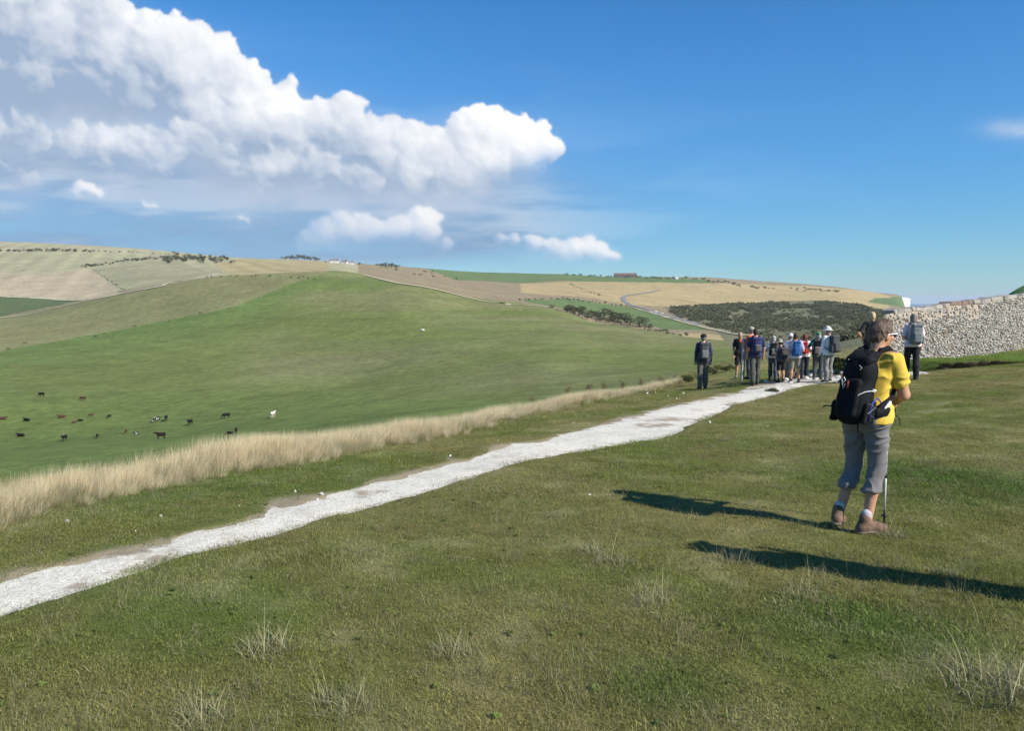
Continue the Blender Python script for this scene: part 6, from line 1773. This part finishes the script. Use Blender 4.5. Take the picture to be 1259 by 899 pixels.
# thin straws and bents over the turf
xs, ys = [], []
for nn, a, b in ((2000, 2.2, 6), (2500, 6, 13), (2000, 13, 28)):
    X, Y = frustum_pts(nn, a, b); xs.append(X); ys.append(Y)
X, Y = np.concatenate(xs), np.concatenate(ys)
q, sg = path_dist(X, Y); d, _ = polyline_sd(X, Y, EDGE0); n5 = fbm(X / 1.3, Y / 1.3, octs=3, seed=64)
ok = (q > .12) & (d < 0) & (rng.uniform(size=len(X)) < sstep(.38, .66, n5) + .12 + .6 * ((sg > 0) & (d > -3.5)))
X, Y = X[ok], Y[ok]; n = len(X)
scatter('dry_bents', np.stack([X, Y, H(X, Y) - .004], 1), np.stack([rng.normal(0, .25, n), rng.normal(0, .25, n), rng.uniform(0, 6.28, n)], 1), rng.uniform(.35, 1.1, n), np.array((.38, .345, .19)) * rng.uniform(.6, 1.25, (n, 1)), sparp)
# broad-leaved rosettes and dung-dark specks in the turf
def rosette(seed):
    r = np.random.default_rng(seed); V, Fc, C = [], [], []
    for k in range(9):
        a = k * .7 + r.normal(0, .15); L, w_ = r.uniform(.03, .06), r.uniform(.008, .014); sh = r.uniform(.7, 1.2); b = len(V)
        for t_, ww, z in ((.05, .4, .006), (.5, 1, .018), (1, .15, .008)):
            c_ = np.array((math.cos(a), math.sin(a))) * L * t_; n_ = np.array((-math.sin(a), math.cos(a))) * w_ * ww
            V += [(*(c_ - n_), z), (*(c_ + n_), z + .003)]; C += [(sh,) * 3] * 2
        Fc += [(b, b + 1, b + 3, b + 2), (b + 2, b + 3, b + 5, b + 4)]
    return np.array(V), np.array(Fc), np.array(C)
X, Y = frustum_pts(1300, 2.4, 16); q, sg = path_dist(X, Y); d, _ = polyline_sd(X, Y, EDGE0); n7 = fbm(X / .8, Y / .8, octs=3, seed=68)
ok = (q > .15) & (d < -1) & (n7 > .52); X, Y = X[ok], Y[ok]; n = len(X)
scatter('turf_herbs', np.stack([X, Y, H(X, Y) + .008], 1), np.stack([rng.normal(0, .15, n), rng.normal(0, .15, n), rng.uniform(0, 6.28, n)], 1), rng.uniform(.25, .7, n), np.array((.17, .21, .055)) * rng.uniform(.65, 1.3, (n, 1)), [proto('rosette', *rosette(500 + i), M_TURF) for i in range(3)])
# crumbs of chalk: on the path and strewn over the turf
M_CRUMB = attr_mat('chalk_crumbs', 'tint', trans=0)
crm = []
for i in range(4):
    v0, f0 = ico(1, 470 + i, .3, (1, .8, .55)); me = mesh_np('crumb', v0, f0, False, M_CRUMB); vcol(me, 'leaf', np.ones((len(v0), 3))); crm.append(bpy.data.objects.new('crumb', me))
i_ = rng.integers(0, NPA - 1, 9000); tq = np.clip(rng.normal(-.1, .55, 9000), -1.02, 1.1)
wy = PMID[i_] + Nn[i_] * (tq * PHW[i_])[:, None] + rng.normal(0, .05, (9000, 2))
ok = wy[:, 1] > 2.5; wy = wy[ok]; n = len(wy)
sz = np.exp(rng.normal(math.log(.0075), .55, n)).clip(.003, .03)
scatter('chalk_gravel', np.stack([wy[:, 0], wy[:, 1], H0(wy[:, 0], wy[:, 1]) - .05 + sz * .25], 1), rng.uniform(0, 6.28, (n, 3)), sz, np.array((.72, .70, .65)) * rng.uniform(.5, 1.05, (n, 1)), crm)
X, Y = frustum_pts(420, 3, 30); q, sg = path_dist(X, Y); d, _ = polyline_sd(X, Y, EDGE0)
ok = (d < -.6) & (q > .1) & (rng.uniform(size=len(X)) < np.where(sg > 0, .8, .13)); X, Y = X[ok], Y[ok]; n = len(X)
sz = np.exp(rng.normal(math.log(.016), .45, n)).clip(.006, .05) * np.clip(Y / 10, .5, 1.5)
crm2 = [bpy.data.objects.new('stone_crumb', o.data) for o in crm]
scatter('chalk_crumbs', np.stack([X, Y, H(X, Y) + sz * .3], 1), rng.uniform(0, 6.28, (n, 3)), sz, np.array((.75, .73, .67)) * rng.uniform(.8, 1.08, (n, 1)), crm2)
# tussocks one can point at
M_TUS = bpy.data.materials.new('tussock'); M_TUS.use_nodes = True
t = NT(M_TUS.node_tree); lv = t.new('ShaderNodeAttribute', attribute_name='leaf'); t.l.new(t.mix(1.0, lv.outputs['Color'], (.33, .305, .165), 'MULTIPLY'), t.n['Principled BSDF'].inputs['Base Color']); t.n['Principled BSDF'].inputs['Roughness'].default_value = .9
tusm = []
for i in range(4):
    V, Fc, C = blades(240, .13, .03, .11, .0030, 1.0, wind=(.05, 0), segs=3, seed=480 + i, shade=(.5, 1.3)); V2, F2, C2 = blades(8, .10, .14, .30, .0028, .45, wind=(.1, 0), segs=4, seed=490 + i, shade=(1.2, 1.7))
    me = mesh_np('blades', np.concatenate([V, V2]), np.concatenate([Fc, F2 + len(V)]), False, M_TUS); vcol(me, 'leaf', np.concatenate([C, C2])); tusm.append(me)
TUS = [(755, 692, 1.0, 'pale tussock just left of the tips of the two long shadows'), (727, 680, .8, 'tall thin bents left of the pale tussock near the shadow tips'), (905, 690, .9, 'straw tuft standing in the nearer of the two shadows'), (1232, 855, 1.7, 'large straw tussock in the bottom right corner'), (1095, 660, .9, 'grey-green tuft at the toe of the brown boot'),
       (330, 800, 1.1, 'straw tussock in the lower left foreground, the highest stems there'), (420, 868, 1.0, 'dry tussock at the bottom edge, left of the middle'), (560, 805, .9, 'low tuft left of the bottom middle'), (985, 735, .9, 'thin straw tuft below the middle of the nearer shadow'), (1165, 708, .8, 'low tuft behind the right end of the nearer shadow'),
       (890, 542, .7, 'small tuft beside the bend of the path below the man in the black cap'), (1140, 570, .8, 'low pale tuft right of the woman in yellow'), (800, 742, .9, 'wispy tuft between the nearer shadow and the bottom edge'), (250, 885, .9, 'small straw tuft at the bottom edge in the left quarter')]
for i, (px, py, s_, lab) in enumerate(TUS):
    p = gpt(px, py); root = empty('grass_tussock', p, rng.uniform(-.6, .6), lab, 'grass tuft', None, s_ * (1 if py > 600 else 1.2)); link('blades', tusm[i % 4], root)
# ------------------------------------------------------------------ air
HZ = bpy.data.materials.new('haze_air'); HZ.use_nodes = True
t = NT(HZ.node_tree); t.n.clear()
pv = t.new('ShaderNodeVolumePrincipled'); pv.inputs['Color'].default_value = (.80, .88, 1.0, 1); pv.inputs['Density'].default_value = 3.8e-5; pv.inputs['Anisotropy'].default_value = 0.0
t.l.new(pv.outputs[0], t.new('ShaderNodeOutputMaterial').inputs['Volume'])
tag(MB().box((0, 0, (SEA_Z - 1 + 260) / 2), (45000, 45000, (260 - SEA_Z + 1) / 2)).obj('haze', HZ), kind='stuff')
